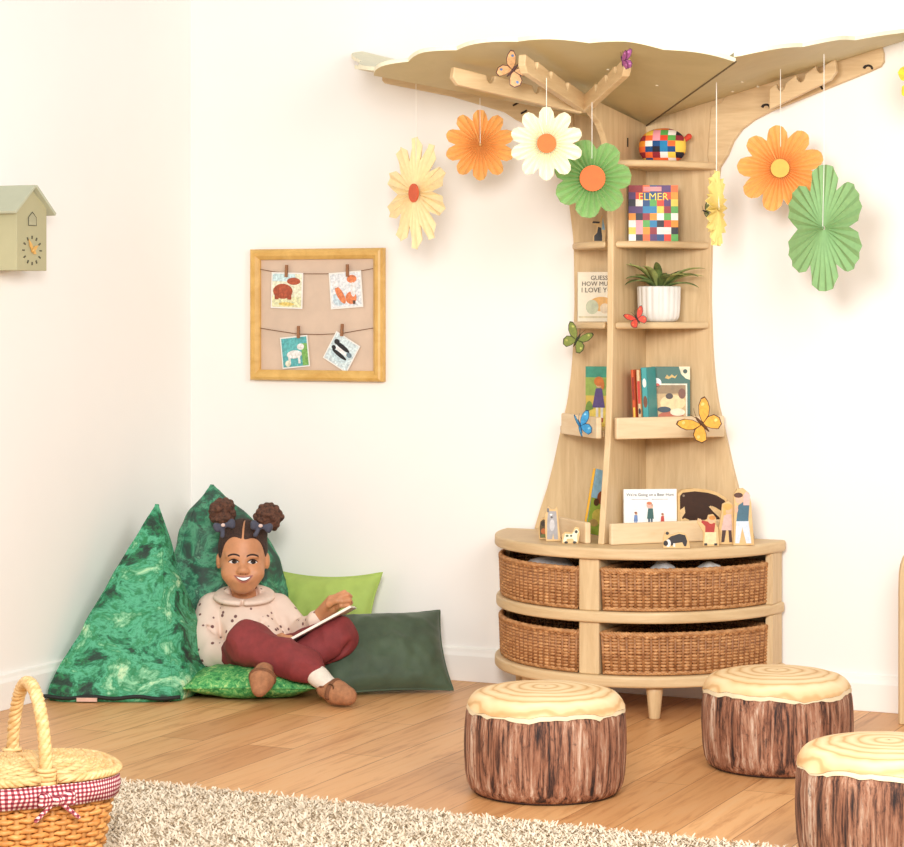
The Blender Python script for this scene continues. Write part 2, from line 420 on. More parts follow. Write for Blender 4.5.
# ------------------------------------------------------------------ wicker
def wick(name, a, b_): 
    m, nt, b = nodes(name); n = ntex(nt, coords(nt, (1,1,3)), 45, 4)
    nt.links.new(ramp(nt, n.outputs[0], [(.3, a), (.55, tuple((x+y)//2 for x, y in zip(a, b_))), (.75, b_)]), b.inputs['Base Color']); b.inputs['Roughness'].default_value = .55; return m
WK = wick('brown_willow', (156,102,58), (232,178,120)); WKS = wick('willow_stake', (130,80,44), (200,144,90)); WKD = M((70,40,22), .8, .1)
def loop_len(P): return sum((Vector(P[i])-Vector(P[(i+1) % len(P)])).length for i in range(len(P)))
def resample(P, n):
    P = [Vector(p) for p in P]; L = loop_len(P); out = []; i = 0; acc = 0; seg = (P[1]-P[0]).length
    for k in range(n):
        s = L*k/n
        while acc+seg < s-1e-9: acc += seg; i += 1; seg = (P[(i+1) % len(P)]-P[i % len(P)]).length
        out.append(P[i % len(P)].lerp(P[(i+1) % len(P)], (s-acc)/max(seg, 1e-9)))
    return out
def weave(body, path, z0, z1, rows, spacing, amp, rad, flare, mi=0, sub=3, jit=.0008, alt=True):
    ns = max(6, 2*round(loop_len(path)/spacing/2)); Q = resample(path, ns*sub); n = len(Q); cx = sum(q.x for q in Q)/n; cy = sum(q.y for q in Q)/n; cen = Vector((cx, cy, 0))
    nor = []
    for i in range(n):
        d = Q[(i+1) % n]-Q[i-1]; nn = Vector((d.y, -d.x, 0)).normalized()
        nor.append(nn if nn.dot(Q[i]-cen) > 0 else -nn)
    def pt(i, t, off): 
        f = flare(t); return cen+(Q[i]-cen)*f+nor[i]*off
    for j in range(rows):
        t = (j+.5)/rows; z = z0+(z1-z0)*t; ph = (j % 2) if alt else 0; pts = []
        for i in range(n):
            p = pt(i, t, amp*math.cos(PI*(i/sub+ph))); p.z = z+R_.uniform(-jit, jit); pts.append(p)
        body.tube(pts, rad, 5, True, mi)
    for k in range(ns):
        i = k*sub; a = pt(i, 0, 0); a.z = z0; b_ = pt(i, 1, 0); b_.z = z1
        body.tube([a, (a+b_)/2, b_], rad*1.15, 5, False, mi+1)
    top = [pt(i, 1, 0) for i in range(n)]
    for p in top: p.z = z1
    bot = [pt(i, 0, 0) for i in range(n)]
    for p in bot: p.z = z0
    return top, bot, nor
def braid(mb, P, nor, r, rad, turns, closed=True, mi=0, strands=3):
    n = len(P)
    for s in range(strands):
        pts = []
        for i in range(n):
            a = 2*PI*(turns*i/n+s/strands); pts.append(P[i]+nor[i]*r*math.cos(a)+Vector((0,0,1))*r*math.sin(a))
        mb.tube(pts, rad, 6, closed, mi)
def cab_basket(sx):
    path = []
    a0, a1 = 14, 85.0
    for i in range(31):
        a = math.radians(a0+(a1-a0)*i/30); path.append(Vector((sx*.389*math.cos(a), -.413*math.sin(a), 0)))
    path += [Vector((sx*.036, -.38, 0)), Vector((sx*.036, -.08, 0)), Vector((sx*.05, -.06, 0)), Vector((sx*.34, -.06, 0)), Vector((sx*.357, -.07, 0))]
    b_ = MB(); top, bot, nor = weave(b_, path, .005, .103, 12, .0105, .0042, .0039, lambda t: .975+.025*t, sub=2, alt=False)
    return path, b_, top, bot, nor
baskets = {}
for sx, nm in ((1,'right'), (-1,'left')):
    path, b_, top, bot, nor = cab_basket(sx)
    o = thing('wicker_basket', '', 'basket', (-.01,0,.2775), group='wicker baskets in the half round cabinet')
    obj('woven_body', b_, [WK, WKS], o, smooth=True)
    r_ = MB(); braid(r_, [p+Vector((0,0,.105))-Vector((0,0,p.z)) for p in top], nor, .0048, .0038, loop_len(path)/.022); obj('rim', r_, WK, o, smooth=True)
    ft = MB(); braid(ft, [Vector((p.x, p.y, .006)) for p in bot], nor, .003, .0032, loop_len(path)/.024); obj('foot_braid', ft, WK, o, smooth=True)
    pl = [(p.x*.97, p.y*.97-.004) for p in path]; obj('base', MB().prism(pl, (0,0,.002), (1,0,0), (0,1,0), (0,0,1), .004), WKD, o)
    side = 'wide right hand' if sx > 0 else 'left hand'
    o['label'] = 'brown wicker basket on the upper shelf of cabinet, %s bay' % ('right hand' if sx > 0 else 'left hand')
    dup(o, 'brown wicker basket on the bottom shelf of cabinet, %s bay' % ('right hand' if sx > 0 else 'left hand'), (-.01,0,.1135))
def lump(name, label, cat, c, r, col, seed, group=None, ripple=.14):
    mb = MB(); mb.ball((0,0,0), r, 28, 18); rr = max(r)
    mb.v = [tuple(Vector(p)*(1+ripple*noise.noise(Vector(p)/rr*2.2+Vector((seed, 0, 0))))) for p in mb.v]
    zmin = min(p[2] for p in mb.v)
    o = obj(name, mb, M(col, .85, .05, 60, .3, 400), smooth=True, loc=(c[0], c[1], c[2]-zmin)); tag(o, label, cat, group); return o
lump('cloth_bundle', 'pale grey cloth showing over the rim of the upper left basket', 'cloth', (-.175,-.285,.287), (.085,.055,.056), (196,192,190), 3)
lump('cloth_bundle', 'pale grey cloth bundle near middle of the upper right basket', 'cloth', (.155,-.305,.287), (.045,.05,.056), (190,188,186), 9)
lump('cloth_bundle', 'whitish cloth bundle at right end of the upper right basket', 'cloth', (.255,-.235,.287), (.042,.045,.056), (214,212,208), 14)
# ------------------------------------------------------------------ soft bags and cushions
def print_mat(name, stops, scale, seed, stretch=(1,1,1), dist=1.2, rough=.7, fine=None):
    m, nt, b = nodes(name); v = coords(nt, stretch, loc=(seed,0,0)); n = ntex(nt, v, scale, 6, .68, dist); col = ramp(nt, n.outputs[0], stops)
    if fine:
        f = ntex(nt, v, fine[0], 3, .7, .5); col = mixc(nt, ramp(nt, f.outputs[0], [(.52, (0,0,0)), (.66, (255,255,255))]), col, fine[1])
    nt.links.new(col, b.inputs['Base Color']); b.inputs['Roughness'].default_value = rough; return m
FOREST = print_mat('forest_print', [(.34, (30,44,38)), (.41, (38,72,54)), (.45, (36,122,80)), (.50, (92,182,140)), (.54, (46,140,92)), (.60, (140,204,158)), (.67, (216,234,186))], 8, 0, (1,1,1.3), .7, fine=(34, (44,128,78)))
FOREST2 = print_mat('dark_forest_print', [(.30, (44,60,54)), (.43, (54,80,68)), (.49, (48,120,88)), (.54, (92,166,128)), (.60, (56,100,80)), (.68, (150,204,168))], 8, 5, (1,1,1.2), .9, fine=(20, (56,76,66)))
GRASSP = print_mat('grass_print', [(.32, (30,92,48)), (.44, (56,150,80)), (.55, (108,186,104)), (.68, (200,224,140))], 70, 3, (1,1,1), .8)
LIME = M((172,196,98), .75, .03, 20, .2, 600)
DKGRN = M((68,84,62), .7, .12, 14, .15, 500, sheen=.15)
def softbag(name, label, base, apex, prof, mat, seed, bulge=.0, wr=.012):
    bc = Vector((sum(b[0] for b in base)/4, sum(b[1] for b in base)/4, 0)); ap = Vector(apex); ns, nf = 60, 120; P = []
    o = thing(name, label, 'bean bag', (bc.x, bc.y, 0))
    seams = [[] for _ in range(4)]
    for i in range(ns+1):
        s = i/ns; sc_ = interp(prof, s); sc_ *= 1-.07*max(0, 1-s/.06)**2
        cen = Vector((0,0,0)).lerp(ap-bc, s); row = []
        for k in range(nf):
            a = 2*PI*k/nf; e = .40+.4*s
            u = math.copysign(abs(math.cos(a))**e, math.cos(a)); v = math.copysign(abs(math.sin(a))**e, math.sin(a))
            cs = [Vector((b[0], b[1], 0))-bc for b in base]
            q = cs[0]*(1-u)*(1-v)/4+cs[1]*(1+u)*(1-v)/4+cs[2]*(1+u)*(1+v)/4+cs[3]*(1-u)*(1+v)/4
            d = Vector((q.x, q.y, 0)); dn = d.normalized() if d.length > 1e-6 else Vector((1,0,0))
            pt = cen+d*max(sc_, .012)
            amp = wr*min(1, sc_*3)
            pt += dn*amp*(noise.noise(Vector((pt.x*9+seed, pt.y*9, pt.z*5)))+.55*noise.noise(Vector((pt.x*22+seed, pt.y*22, pt.z*13))))
            pt.x = max(pt.x, XL+.004-bc.x); pt.y = min(pt.y, -.006-bc.y); pt.z = max(.001, pt.z+amp*.3*noise.noise(pt*12)*min(1, s*8))
            row.append(pt)
            if k in (15, 45, 75, 105): seams[(15, 45, 75, 105).index(k)].append(pt.copy())
        P.append(row)
    mb = MB(); mb.grid(P, wrap=True); mb.f.append(tuple(range(nf))); mb.m.append(0); n0 = ns*nf; mb.f.append(tuple(n0+k for k in range(nf))); mb.m.append(0)
    obj('cover', mb, mat, o, smooth=True)
    for sm in seams: obj('seam', MB().tube(sm, .0035, 6), mat, o, smooth=True)
    return o
b1 = softbag('bean_bag', 'large green forest print bean bag with pointed top at far left against side wall', [(-1.455,-.83), (-1.085,-.675), (-1.13,-.37), (-1.45,-.42)], (-1.300,-.440,.507), [(0,1), (.08,.97), (.35,.72), (.65,.41), (.85,.175), (.95,.06), (1,0)], FOREST, 2)
dv = Vector((.41,.175,0)).normalized(); bcn = Vector((-1.2625,-.569,0))
obj('care_label', MB().prism([(0,0),(.055,0),(.055,.010),(0,.010)], Vector((-1.32,-.775,.004))-bcn, dv, (0,0,1), Vector((dv.y,-dv.x,0)), .004), M((222,180,160), .6), b1)
obj('base_trim', MB().tube([Vector((-1.437,-.812,.014))-bcn+dv*.40*i/20+Vector((dv.y,-dv.x,0))*.007+Vector((0,0,.003*math.sin(i))) for i in range(21)], .0055, 6), M((26,32,28), .7), b1, smooth=True)
softbag('bean_bag', 'dark green leafy bean bag in the corner directly behind the seated child', [(-1.29,-.36), (-1.005,-.23), (-1.03,-.03), (-1.45,-.04)], (-1.248,-.230,.548), [(0,1), (.45,.98), (.62,.86), (.76,.66), (.87,.40), (.93,.20), (.97,.10), (1,0)], FOREST2, 8, wr=.018)
def pillow(name, label, c, u, w, W, H, t, mat, seed, wr=.006, pinch=.07, cat='cushion', lo=None):
    u, w = Vector(u).normalized(), Vector(w).normalized(); n = u.cross(w); N = 44; mb = MB()
    o = thing(name, label, cat, c)
    def pt(a, b, sd):
        th = max(0, (1-abs(a)**2.4)*(1-abs(b)**2.4))**.55
        x = a*(1-pinch*(1-b*b)**1.0*abs(a)**2)*W/2; y = b*(1-pinch*(1-a*a)*abs(b)**2)*H/2
        z = sd*t/2*th
        k = noise.noise(Vector((x*14+seed, y*14, sd)))+.5*noise.noise(Vector((x*34+seed, y*34, sd*3)))
        edge = noise.noise(Vector((x*40, y*40, seed)))
        q = u*x+w*y+n*(z+sd*wr*k*min(1, th*1.4)+.002*edge)
        if lo is not None and q.z+c[2] < lo: q.z = lo-c[2]
        return q
    for sd in (1, -1):
        mb.grid([[pt(-1+2*i/N, -1+2*j/N, sd) for j in range(N+1)] for i in range(N+1)])
    obj('cover', mb, mat, o, smooth=True)
    ring = [pt(-1+2*i/N, -1, 1) for i in range(N)]+[pt(1, -1+2*i/N, 1) for i in range(N)]+[pt(1-2*i/N, 1, 1) for i in range(N)]+[pt(-1, 1-2*i/N, 1) for i in range(N)]
    obj('piping', MB().tube(ring, .0028, 6, True), mat, o, smooth=True)
    return o
pillow('cushion', 'plain lime green cushion propped upright against the white back wall', (-.975,-.100,.150), (1,0,0), (0,.17,.985), .395, .31, .11, LIME, 4, pinch=.15, wr=.009)
pillow('cushion', 'dark moss green velvet cushion leaning on the right of the seated child', (-.678,-.262,.108), (.278,.219,0), (-.098,.119,.204), .355, .25, .12, DKGRN, 11, .012, lo=.001)
# ------------------------------------------------------------------ seated child
X0 = (265-CX)*6.3/F_PX
ORI = CAM+RV*X0+FV*6.3; ORI.z = 0
def K(px, py, Z): return np.array([(px-CX)*Z/F_PX-X0, Z-6.3, CAM_H-(py-HOR)*Z/F_PX])
gc = CAM+RV*((254-CX)*6.3/F_PX)+FV*6.29
pillow('cushion', 'flat grass print floor cushion lying under the crossed legs of the child', (gc.x, gc.y, .040), RV, FV, .355, .27, .086, GRASSP, 6, .007, pinch=.04, lo=.001)
kid = thing('person', 'smiling child with two hair buns, pink top and maroon trousers sitting cross-legged', 'person', (ORI.x, ORI.y, 0), (0,0,TH))
SKIN = M((204,142,100), .5, .05, 25); nt = SKIN.node_tree; nt.nodes['Principled BSDF'].inputs['Subsurface Weight'].default_value = .0
HAIR = M((58,38,30), .75, .35, 160, .9, 330)
def chain(S, pts, rs, k=.012):
    for (a, b_), (ra, rb) in zip(zip(pts, pts[1:]), zip(rs, rs[1:])): S.cap(a, b_, ra, rb, k)
B = Sdf(.0026)
B.ell(K(243,549,6.463), (.065,.080,.080), .0); B.ell(K(243,570,6.438), (.0575,.062,.060), .03); B.ell(K(243,585,6.402), (.025,.022,.019), .035)
for sx in (-1, 1):
    B.ell(K(243+sx*12.6,573.5,6.402), (.023,.023,.020), .022); B.ell(K(243+sx*24.3,561,6.463), (.0075,.015,.022), .008)
    B.ell(K(243+sx*10,556.5,6.392), (.018,.010,.006), .014)
    B.ell(K(243+sx*9.7,562,6.372), (.014,.012,.0075), .010, '-')
    B.ell(K(243+sx*3.8,572,6.371), (.0062,.008,.0058), .008)
B.cap(K(243,560,6.385), K(243,569,6.370), .0055, .0075, .014); B.ell(K(243,570.6,6.366), (.0085,.0085,.007), .010)
B.ell(K(243,580,6.378), (.026,.010,.012), .012)
B.cap(K(243,588,6.475), K(245,610,6.50), .034, .037, .02)
B.cap(K(246,618,6.50), K(258,650,6.42), .06, .07, .03)
chain(B, [K(246,607,6.50), K(217,609,6.495), K(204,638,6.455), K(212,653,6.41), K(240,653,6.365), K(262,647,6.335)], [.030,.024,.021,.020,.018,.017], .012)
chain(B, [K(246,607,6.50), K(278,609,6.49), K(302,633,6.425), K(318,617.5,6.33)], [.030,.025,.021,.0175], .012)
# hands: palm, four unequal curled fingers, thumb from the side of the palm
def hand(S, wrist, knuck, across, fingers, thumb):
    w_, k_, ac = np.array(wrist), np.array(knuck), np.array(across)
    for t in (-1, -.35, .35, 1):
        S.cap(w_+ac*t*.6, k_+ac*t, .0115, .0105, .012)
    for i, f in enumerate(fingers):
        pts = [k_+ac*(-1+2*i/3)]+[np.array(p) for p in f]
        chain(S, pts, [.0082,.0074,.0068,.0060][:len(pts)], .002)
    chain(S, [np.array(p) for p in thumb], [.0105,.009,.0078], .006)
hand(B, K(321,615,6.325), K(333,604,6.292), (K(335,609.5,6.30)-K(331,599,6.285))/2,
     [[K(338.5,595.2,6.272), K(344.5,592.2,6.272)], [K(341,597,6.262), K(347.5,594.6,6.268), K(350.5,596.5,6.28)],
      [K(342,601,6.258), K(349.5,600,6.266), K(351,603,6.283)], [K(341.5,605.5,6.262), K(348,605.2,6.27), K(349,607.5,6.283)]],
     [K(324,611,6.31), K(329,604,6.275), K(337,600.8,6.258)])
hand(B, K(262,647,6.335), K(278,642.5,6.31), (K(279,646,6.30)-K(277,639,6.32))/2,
     [[K(285,637.5,6.295), K(291,637.5,6.29)], [K(286,639.5,6.29), K(293,640,6.285)], [K(286,642,6.285), K(292.5,642.4,6.28)], [K(285,645,6.285), K(290,645,6.28)]],
     [K(268,645,6.32), K(275,638.5,6.30), K(282,635.5,6.29)])
chain(B, [K(258,650,6.42), K(237,655,6.40), K(250,645,6.25), K(316,674,6.135), K(330,686,6.115)], [.06,.04,.030,.020,.018], .02)
chain(B, [K(258,650,6.42), K(283,655,6.41), K(335,639,6.28), K(278,671,6.21), K(267,675,6.15)], [.06,.04,.028,.018,.012], .02)
body = obj('body', B.mesh(), SKIN, kid, smooth=True)
HB = Sdf(.0026); HB.pr = B.pr[:19]
_fc = {}
def front(px, py):
    Zs = np.linspace(6.30, 6.46, 321); v = B.value([K(px, py, z) for z in Zs]); i = int(np.argmax(v < 0)); return Zs[i] if v[i] < 0 else 6.46
def patch(name, xs, up, dn, off, mat, nv=5, thick=.0):
    rows = []
    for x in xs:
        a, b_ = up(x), dn(x); rows.append([K(x, a+(b_-a)*j/nv, front(x, a+(b_-a)*j/nv)-off) for j in range(nv+1)])
    return obj(name, MB().grid(rows), mat, body, smooth=True)
def lens(cx, hw_, top, bot, y): return (lambda x: y-top*max(0, 1-((x-cx)/hw_)**2)), (lambda x: y+bot*max(0, 1-((x-cx)/hw_)**2))
EYEW = M((236,228,220), .25, .02); IRIS = M((38,22,16), .2, .05); TEETH = M((244,238,228), .25, .02); LIP = M((176,104,84), .45, .05); BROW = M((52,32,24), .8, .1); MOUTHD = M((92,36,34), .6, .05)
for cx, y in ((233.7,562), (252.6,562.3)):
    u_, d_ = lens(cx, 5.0, 2.7, 1.5, y); patch('eye', np.linspace(cx-5.0, cx+5.0, 13), u_, d_, .0012, EYEW)
    ci = cx+.6; u_, d_ = lens(ci, 2.9, 2.7, 1.7, y); patch('iris', np.linspace(ci-2.8, ci+2.8, 11), u_, d_, .0019, IRIS)
    patch('eyelid', np.linspace(cx-5.4, cx+5.4, 13), lambda x: y-2.9*max(0, 1-((x-cx)/5.4)**2)-.5, lambda x: y-2.2*max(0, 1-((x-cx)/5.4)**2)+.3, .0023, BROW, 2)
    s_ = -1 if cx < 243 else 1
    patch('eyebrow', np.linspace(cx-6, cx+6, 13), lambda x: y-6.0-1.9*(1-((x-cx)/6)**2)-.7, lambda x: y-5.6-1.9*(1-((x-cx)/6)**2)+.7, .0012, BROW, 2)
mx, my = 243.4, 575.6
def q_(x, h): return 1-((x-mx)/h)**2
patch('lips', np.linspace(mx-9.6, mx+9.6, 25), lambda x: my-.5+1.0*q_(x, 9.6)-.2, lambda x: my+.2+7.6*q_(x, 9.6), .0010, LIP, 6)
patch('mouth', np.linspace(mx-8.5, mx+8.5, 25), lambda x: my+.3+1.6*q_(x, 8.5), lambda x: my+.2+5.7*q_(x, 8.5), .0017, MOUTHD, 5)
patch('teeth', np.linspace(mx-7.4, mx+7.4, 25), lambda x: my+.9+1.3*q_(x, 7.4), lambda x: my+.8+4.0*q_(x, 7.4), .0024, TEETH, 5)
for sx in (-1, 1): obj('nostril', MB().ball(K(243+sx*2.5, 573.9, front(243+sx*2.5, 573.9)), (.0022,.0015,.0014), 8, 6), MOUTHD, body, smooth=True)
# hair
H = Sdf(.0028); H.ell(K(243,548.5,6.468), (.0700,.086,.085), 0)
H.ell(K(243,575,6.362), (.0615,.082,.098), .010, '-'); [H.ell(K(243+e,563,6.362), (.042,.082,.072), .010, '-') for e in (-11, 11)]; H.ell(K(243,612,6.44), (.10,.13,.070), .01, '-'); H.ell(K(243,524,6.40), (.0024,.10,.06), .002, '-')
for sx in (-1, 1): H.ell(K(243+sx*26,566,6.44), (.014,.030,.022), .006, '-')
for px in (225, 264): H.cap(K(px+(5 if px < 243 else -5),534,6.46), K(px,524,6.464), .020, .017, .02)
hair = obj('hair', H.mesh(), HAIR, kid, smooth=True)
def bun(c, r, seed):
    rr = random.Random(seed); S = Sdf(.0028); S.ell(c, r*.84, 0)
    for i in range(120):
        z = rr.uniform(-1, 1); a = rr.uniform(0, 2*PI); q = math.sqrt(1-z*z); d = np.array([q*math.cos(a), q*math.sin(a), z]); S.ell(c+d*r*rr.uniform(.80,1.0), r*rr.uniform(.14,.26), .004)
    obj('hair_bun', S.mesh(), M((84,54,40), .8, .4, 140, 1.0, 260), kid, smooth=True)
bun(K(222.5,512,6.47), .036, 1); bun(K(268.5,517,6.465), .037, 2)
BOW = M((74,76,92), .7, .06, 60, .2, 500)
def bow(c, ang):
    S = Sdf(.0024); R = Matrix.Rotation(ang, 3, 'Y')
    def o(x, y, z): return c+np.array(R @ Vector((x, y, z)))
    for s in (-1, 1):
        S.cap(o(s*.006,0,0), o(s*.022,-.003,.004), .005, .010, .004); S.cap(o(s*.006,0,0), o(s*.021,-.003,-.005), .005, .009, .004)
    S.cap(o(-.004,-.002,-.002), o(-.012,-.004,-.026), .005, .0065, .004); S.ell(o(0,-.005,0), .0075, .003)
    bo = obj('bow', S.mesh(), BOW, kid, smooth=True)
    obj('button', MB().ball(o(-.002,-.013,.003), (.006,.003,.005), 12, 8), M((222,196,186), .5), bo, smooth=True)
bow(K(224.5,525.5,6.395), -.25); bow(K(261.5,526.5,6.385), .2)
# pink top with small dark motifs
m, nt, b = nodes('pink_dotted_jersey'); PINK = m; v = coords(nt); vo = nd(nt, 'ShaderNodeTexVoronoi'); vo.inputs['Scale'].default_value = 44; nt.links.new(v, vo.inputs['Vector'])
dots = ramp(nt, vo.outputs['Distance'], [(.0, (112,76,72)), (.19, (120,84,80)), (.23, (234,209,191)), (1, (237,214,196))]); nt.links.new(dots, b.inputs['Base Color']); b.inputs['Roughness'].default_value = .85; bump(nt, b, ntex(nt, v, 60, 3).outputs[0], .25, .004)
S = Sdf(.0034)
S.ell(K(246,618,6.475), (.090,.070,.074), 0); S.ell(K(255,643,6.42), (.090,.080,.068), .04)
chain(S, [K(246,600,6.495), K(213,607,6.485), K(203,638,6.425), K(212,653,6.385), K(238,654,6.345)], [.042,.041,.043,.040,.029], .006)
chain(S, [K(246,600,6.495), K(278,607,6.49), K(300,633,6.425), K(316,619.5,6.335)], [.042,.038,.037,.026], .006)
S.cap(K(232,598,6.49), K(257,598,6.49), .034, .034, .02); S.cap(K(244,576,6.455), K(244.5,594,6.452), .043, .040, .008, '-')
for a, b_ in (((196,622,6.43),(214,630,6.40)), ((199,640,6.40),(216,646,6.37)), ((284,618,6.42),(290,640,6.38)), ((230,622,6.395),(250,630,6.38)), ((262,622,6.40),(246,640,6.35))):
    S.cap(K(*a), K(*b_), .0045, .0045, .014, '-')
top = obj('pink_top', S.mesh(), PINK, kid, smooth=True); wrinkle(top, .0045, 13, (1,1,.7), 3)
PINKP = M((237,214,196), .85, .03, 40, .2, 300)
Q = Sdf(.0026); cc = K(244.5,590.5,6.468)
for i in range(48):
    a = 2*PI*i/48; x, y = math.cos(a), -math.sin(a); wd = 1.12+(.55 if y < -.25 else 0)*(1-abs(abs(x)-.55)*1.2)
    Q.ell(cc+np.array([x*.063, y*.052, -.012-.016*(-y)]), (.0185*wd,.0165*wd,.0065), .006)
Q.ell(cc+np.array([0,-.076,-.034]), (.004,.022,.03), .006, '-')
obj('collar', Q.mesh(), PINKP, top, smooth=True)
# maroon trousers
MAR = M((134,52,52), .8, .07, 40, .25, 300)
S = Sdf(.0034); S.ell(K(258,656,6.42), (.105,.085,.050), 0)
chain(S, [K(236,657,6.42), K(249,643,6.255), K(304,665,6.155)], [.055,.056,.0475], .02)
chain(S, [K(280,658,6.42), K(337,637.5,6.275), K(286,667,6.25)], [.055,.0525,.040], .02)
S.cap(K(304,665,6.155), K(311,670,6.145), .044, .036, .012)
for a, b_ in (((240,668,6.30),(262,650,6.20)), ((292,640,6.12),(306,652,6.10)), ((284,646,6.12),(300,672,6.09)), ((328,660,6.26),(350,645,6.23))):
    S.cap(K(*a), K(*b_), .005, .005, .016, '-')
S.cap(K(222,672,6.30), K(322,668,6.28), .0, .0, .0, '-') if False else None
wrinkle(obj('trousers', S.mesh(), MAR, kid, smooth=True), .008, 12, (1,1,1), 9)
SOCK = M((232,222,206), .9, .03, 90, .4, 500)
S = Sdf(.003); chain(S, [K(309,669,6.145), K(319,677,6.13), K(331,687,6.118)], [.029,.026,.023]); obj('sock', S.mesh(), SOCK, kid, smooth=True)
SHOED = M((124,80,52), .85, .1, 70, .3, 500); SHOE = M((168,116,80), .85, .10, 70, .35, 500); SOLE = M((120,84,60), .8, .1)
def shoe(heel, mid, toe, rs, strap, flat):
    S = Sdf(.0028); chain(S, [heel, mid, toe], rs, .02)
    if flat: S.ell(np.array([mid[0], mid[1], -.061+.004]), (.2,.2,.062), .004, '-')
    so = obj('shoe', S.mesh(), SHOE, kid, smooth=True)
    d = toe-heel; d /= np.linalg.norm(d); c = heel+(mid-heel)*.85; up = np.array([0,0,1.])-d*d[2]; up /= np.linalg.norm(up); sd = np.cross(d, up)
    r = strap; pts = [c+sd*r*math.cos(a)+up*r*math.sin(a) for a in np.linspace(-.5, PI+.5, 25)]
    obj('strap', MB().tube(pts, .0062, 8, sq=1.5), SHOED, so, smooth=True)
    r2 = rs[0]*1.02; c2 = heel+(mid-heel)*.15+up*.010; obj('collar_trim', MB().tube([c2+d*(r2*1.05*math.cos(a))+sd*(r2*.93*math.sin(a))+up*.004*math.cos(a) for a in np.linspace(0, 2*PI, 29)[:-1]], .0032, 6, True), SHOED, so, smooth=True)
    return so, c, sd, up, d
so, c, sd, up, d = shoe(K(325,689,6.122), K(337,692.5,6.102), K(347.5,696,6.08), [.023,.029,.025], .030, True)
bk = c+sd*.030*.75*(1 if (sd[1] < 0) else -1)+up*.016
obj('buckle', MB().tube([bk+d*.009*math.cos(a)+up*.009*math.sin(a)+np.array([0,-.007,0]) for a in np.linspace(0, 2*PI, 17)[:-1]], .0018, 6, True), M((96,66,40), .35, .05, metal=.7), so, smooth=True)
shoe(K(264,672,6.135), K(262,680,6.105), K(259.5,689.5,6.085), [.026,.029,.020], .0295, False)
# ------------------------------------------------------------------ book held on the knee
bo = thing('picture_book', 'thin white picture book held open on the knee by the seated child', 'book', (ORI.x, ORI.y, 0), (0,0,TH))
p, q = Vector(K(289,641.5,6.215)), Vector(K(351.5,607.5,6.215)); u = (q-p); L = u.length; u.normalize(); w_ = Vector((-.10,.86,-.22)); w_ = (w_-u*w_.dot(u)).normalized(); n_ = u.cross(w_); n_ = n_ if n_.z > 0 else -n_
def sl_(z0, z1, ins, mat, name):
    obj(name, MB().prism([(ins,ins), (L-ins,ins), (L-ins,.12-ins), (ins,.12-ins)], p+n_*z0, u, w_, n_, z1-z0), mat, bo)
sl_(0, .002, 0, M((226,218,206), .5, .03), 'cover'); sl_(.002, .007, .002, M((246,238,224), .8, .02), 'pages')
for a0, a1, cl in ((.03,.09,(226,190,110)), (.11,.17,(170,196,150))):
    obj('page_picture', MB().prism([(a0,.02), (a1,.02), (a1,.09), (a0,.09)], p+n_*.0071, u, w_, n_, .0004), M(cl, .7, .2, 40), bo)
# ------------------------------------------------------------------ helpers for things facing the room
def facing(px, py, Z, yaw=0): p = at(px, py, Z); return (p.x, p.y, p.z), (0, 0, TH+yaw)
STRING = M((246,242,234), .7, .02)
def flower(px, py, Z, R, yaw, npet, pp, col, disc, top, label, dp=.30, pw=2.4, amp=.0065, phase=0, roll=0, cut=False):
    loc, rot = facing(px, py, Z, yaw)
    o = thing('paper_flower', label, 'paper flower', loc, rot, 'pleated paper flowers hanging from the canopy')
    N = npet*pp*2; nr = 6; P = []
    for k in range(N):
        a = 2*PI*k/N; ph = ((k % (pp*2))/(pp*2))*2-1; ph = ph if ph < 1 else -1
        e = abs(ph); ro = R*(1-dp*e**pw)
        row = []
        for i in range(nr+1):
            r = R*.03+(ro-R*.03)*i/nr; y = (amp if k % 2 else -amp)*min(1, r/(R*.25))
            an = a+phase+PI/2+PI/npet
            row.append((r*math.cos(an), y, r*math.sin(an)))
        P.append(row)
    P.append(P[0]); mb = MB(); mb.grid(P)
    obj('pleated_petals', mb, M(col, .75, .03, 60, .1, 400), o, solid=.0009)
    if disc:
        mb = MB(); mb.lathe([(.001,-.0016), (disc[1],-.0016), (disc[1],.0016), (.001,.0016)], 40); mb.v = [(x, z-amp-.003, y) for x, y, z in mb.v]
        obj('centre_disc', mb, M(disc[0], .6, .03, 80, .1, 500), o)
    else:
        obj('centre_pin', MB().ball((0,-amp-.001,0), .004, 10, 8), M(tuple(int(c*.8) for c in col), .5), o, smooth=True)
    if top is not None:
        dz = at(px, top, Z).z-loc[2]; obj('string', MB().tube([(0, -amp-.001 if not disc else amp*.2, 0 if not disc else R*.5), (0, 0, R*.98), (0,0,dz)], .0009 if not cut else .0013, 5), STRING, o)
    return o
flower(416, 193, 6.20, .152, math.radians(-58), 10, 3, (246,222,170), ((214,92,54), .025), 84, 'cream paper flower with small red centre, furthest left, turned edgeways', dp=.42, pw=2.6, amp=.0045)
flower(480, 145, 6.15, .095, math.radians(6), 10, 3, (255,194,118), None, 98, 'orange paper flower without a centre disc, between two cream flowers')
flower(546.5, 143.5, 5.62, .090, 0, 10, 3, (252,245,216), ((240,108,26), .0235), 78, 'pale cream paper flower with an orange centre overlapping the green flower')
flower(592, 178.5, 5.80, .100, math.radians(4), 7, 4, (150,190,120), ((242,106,34), .0325), 102, 'green paper flower with a large orange centre in front of trunk', phase=.3, dp=.26, pw=2.8)
flower(716.5, 209, 5.83, .098, math.radians(70), 9, 3, (252,226,140), None, 82, 'yellow paper flower seen almost edge on beside right edge of trunk', dp=.3, amp=.006, cut=True)
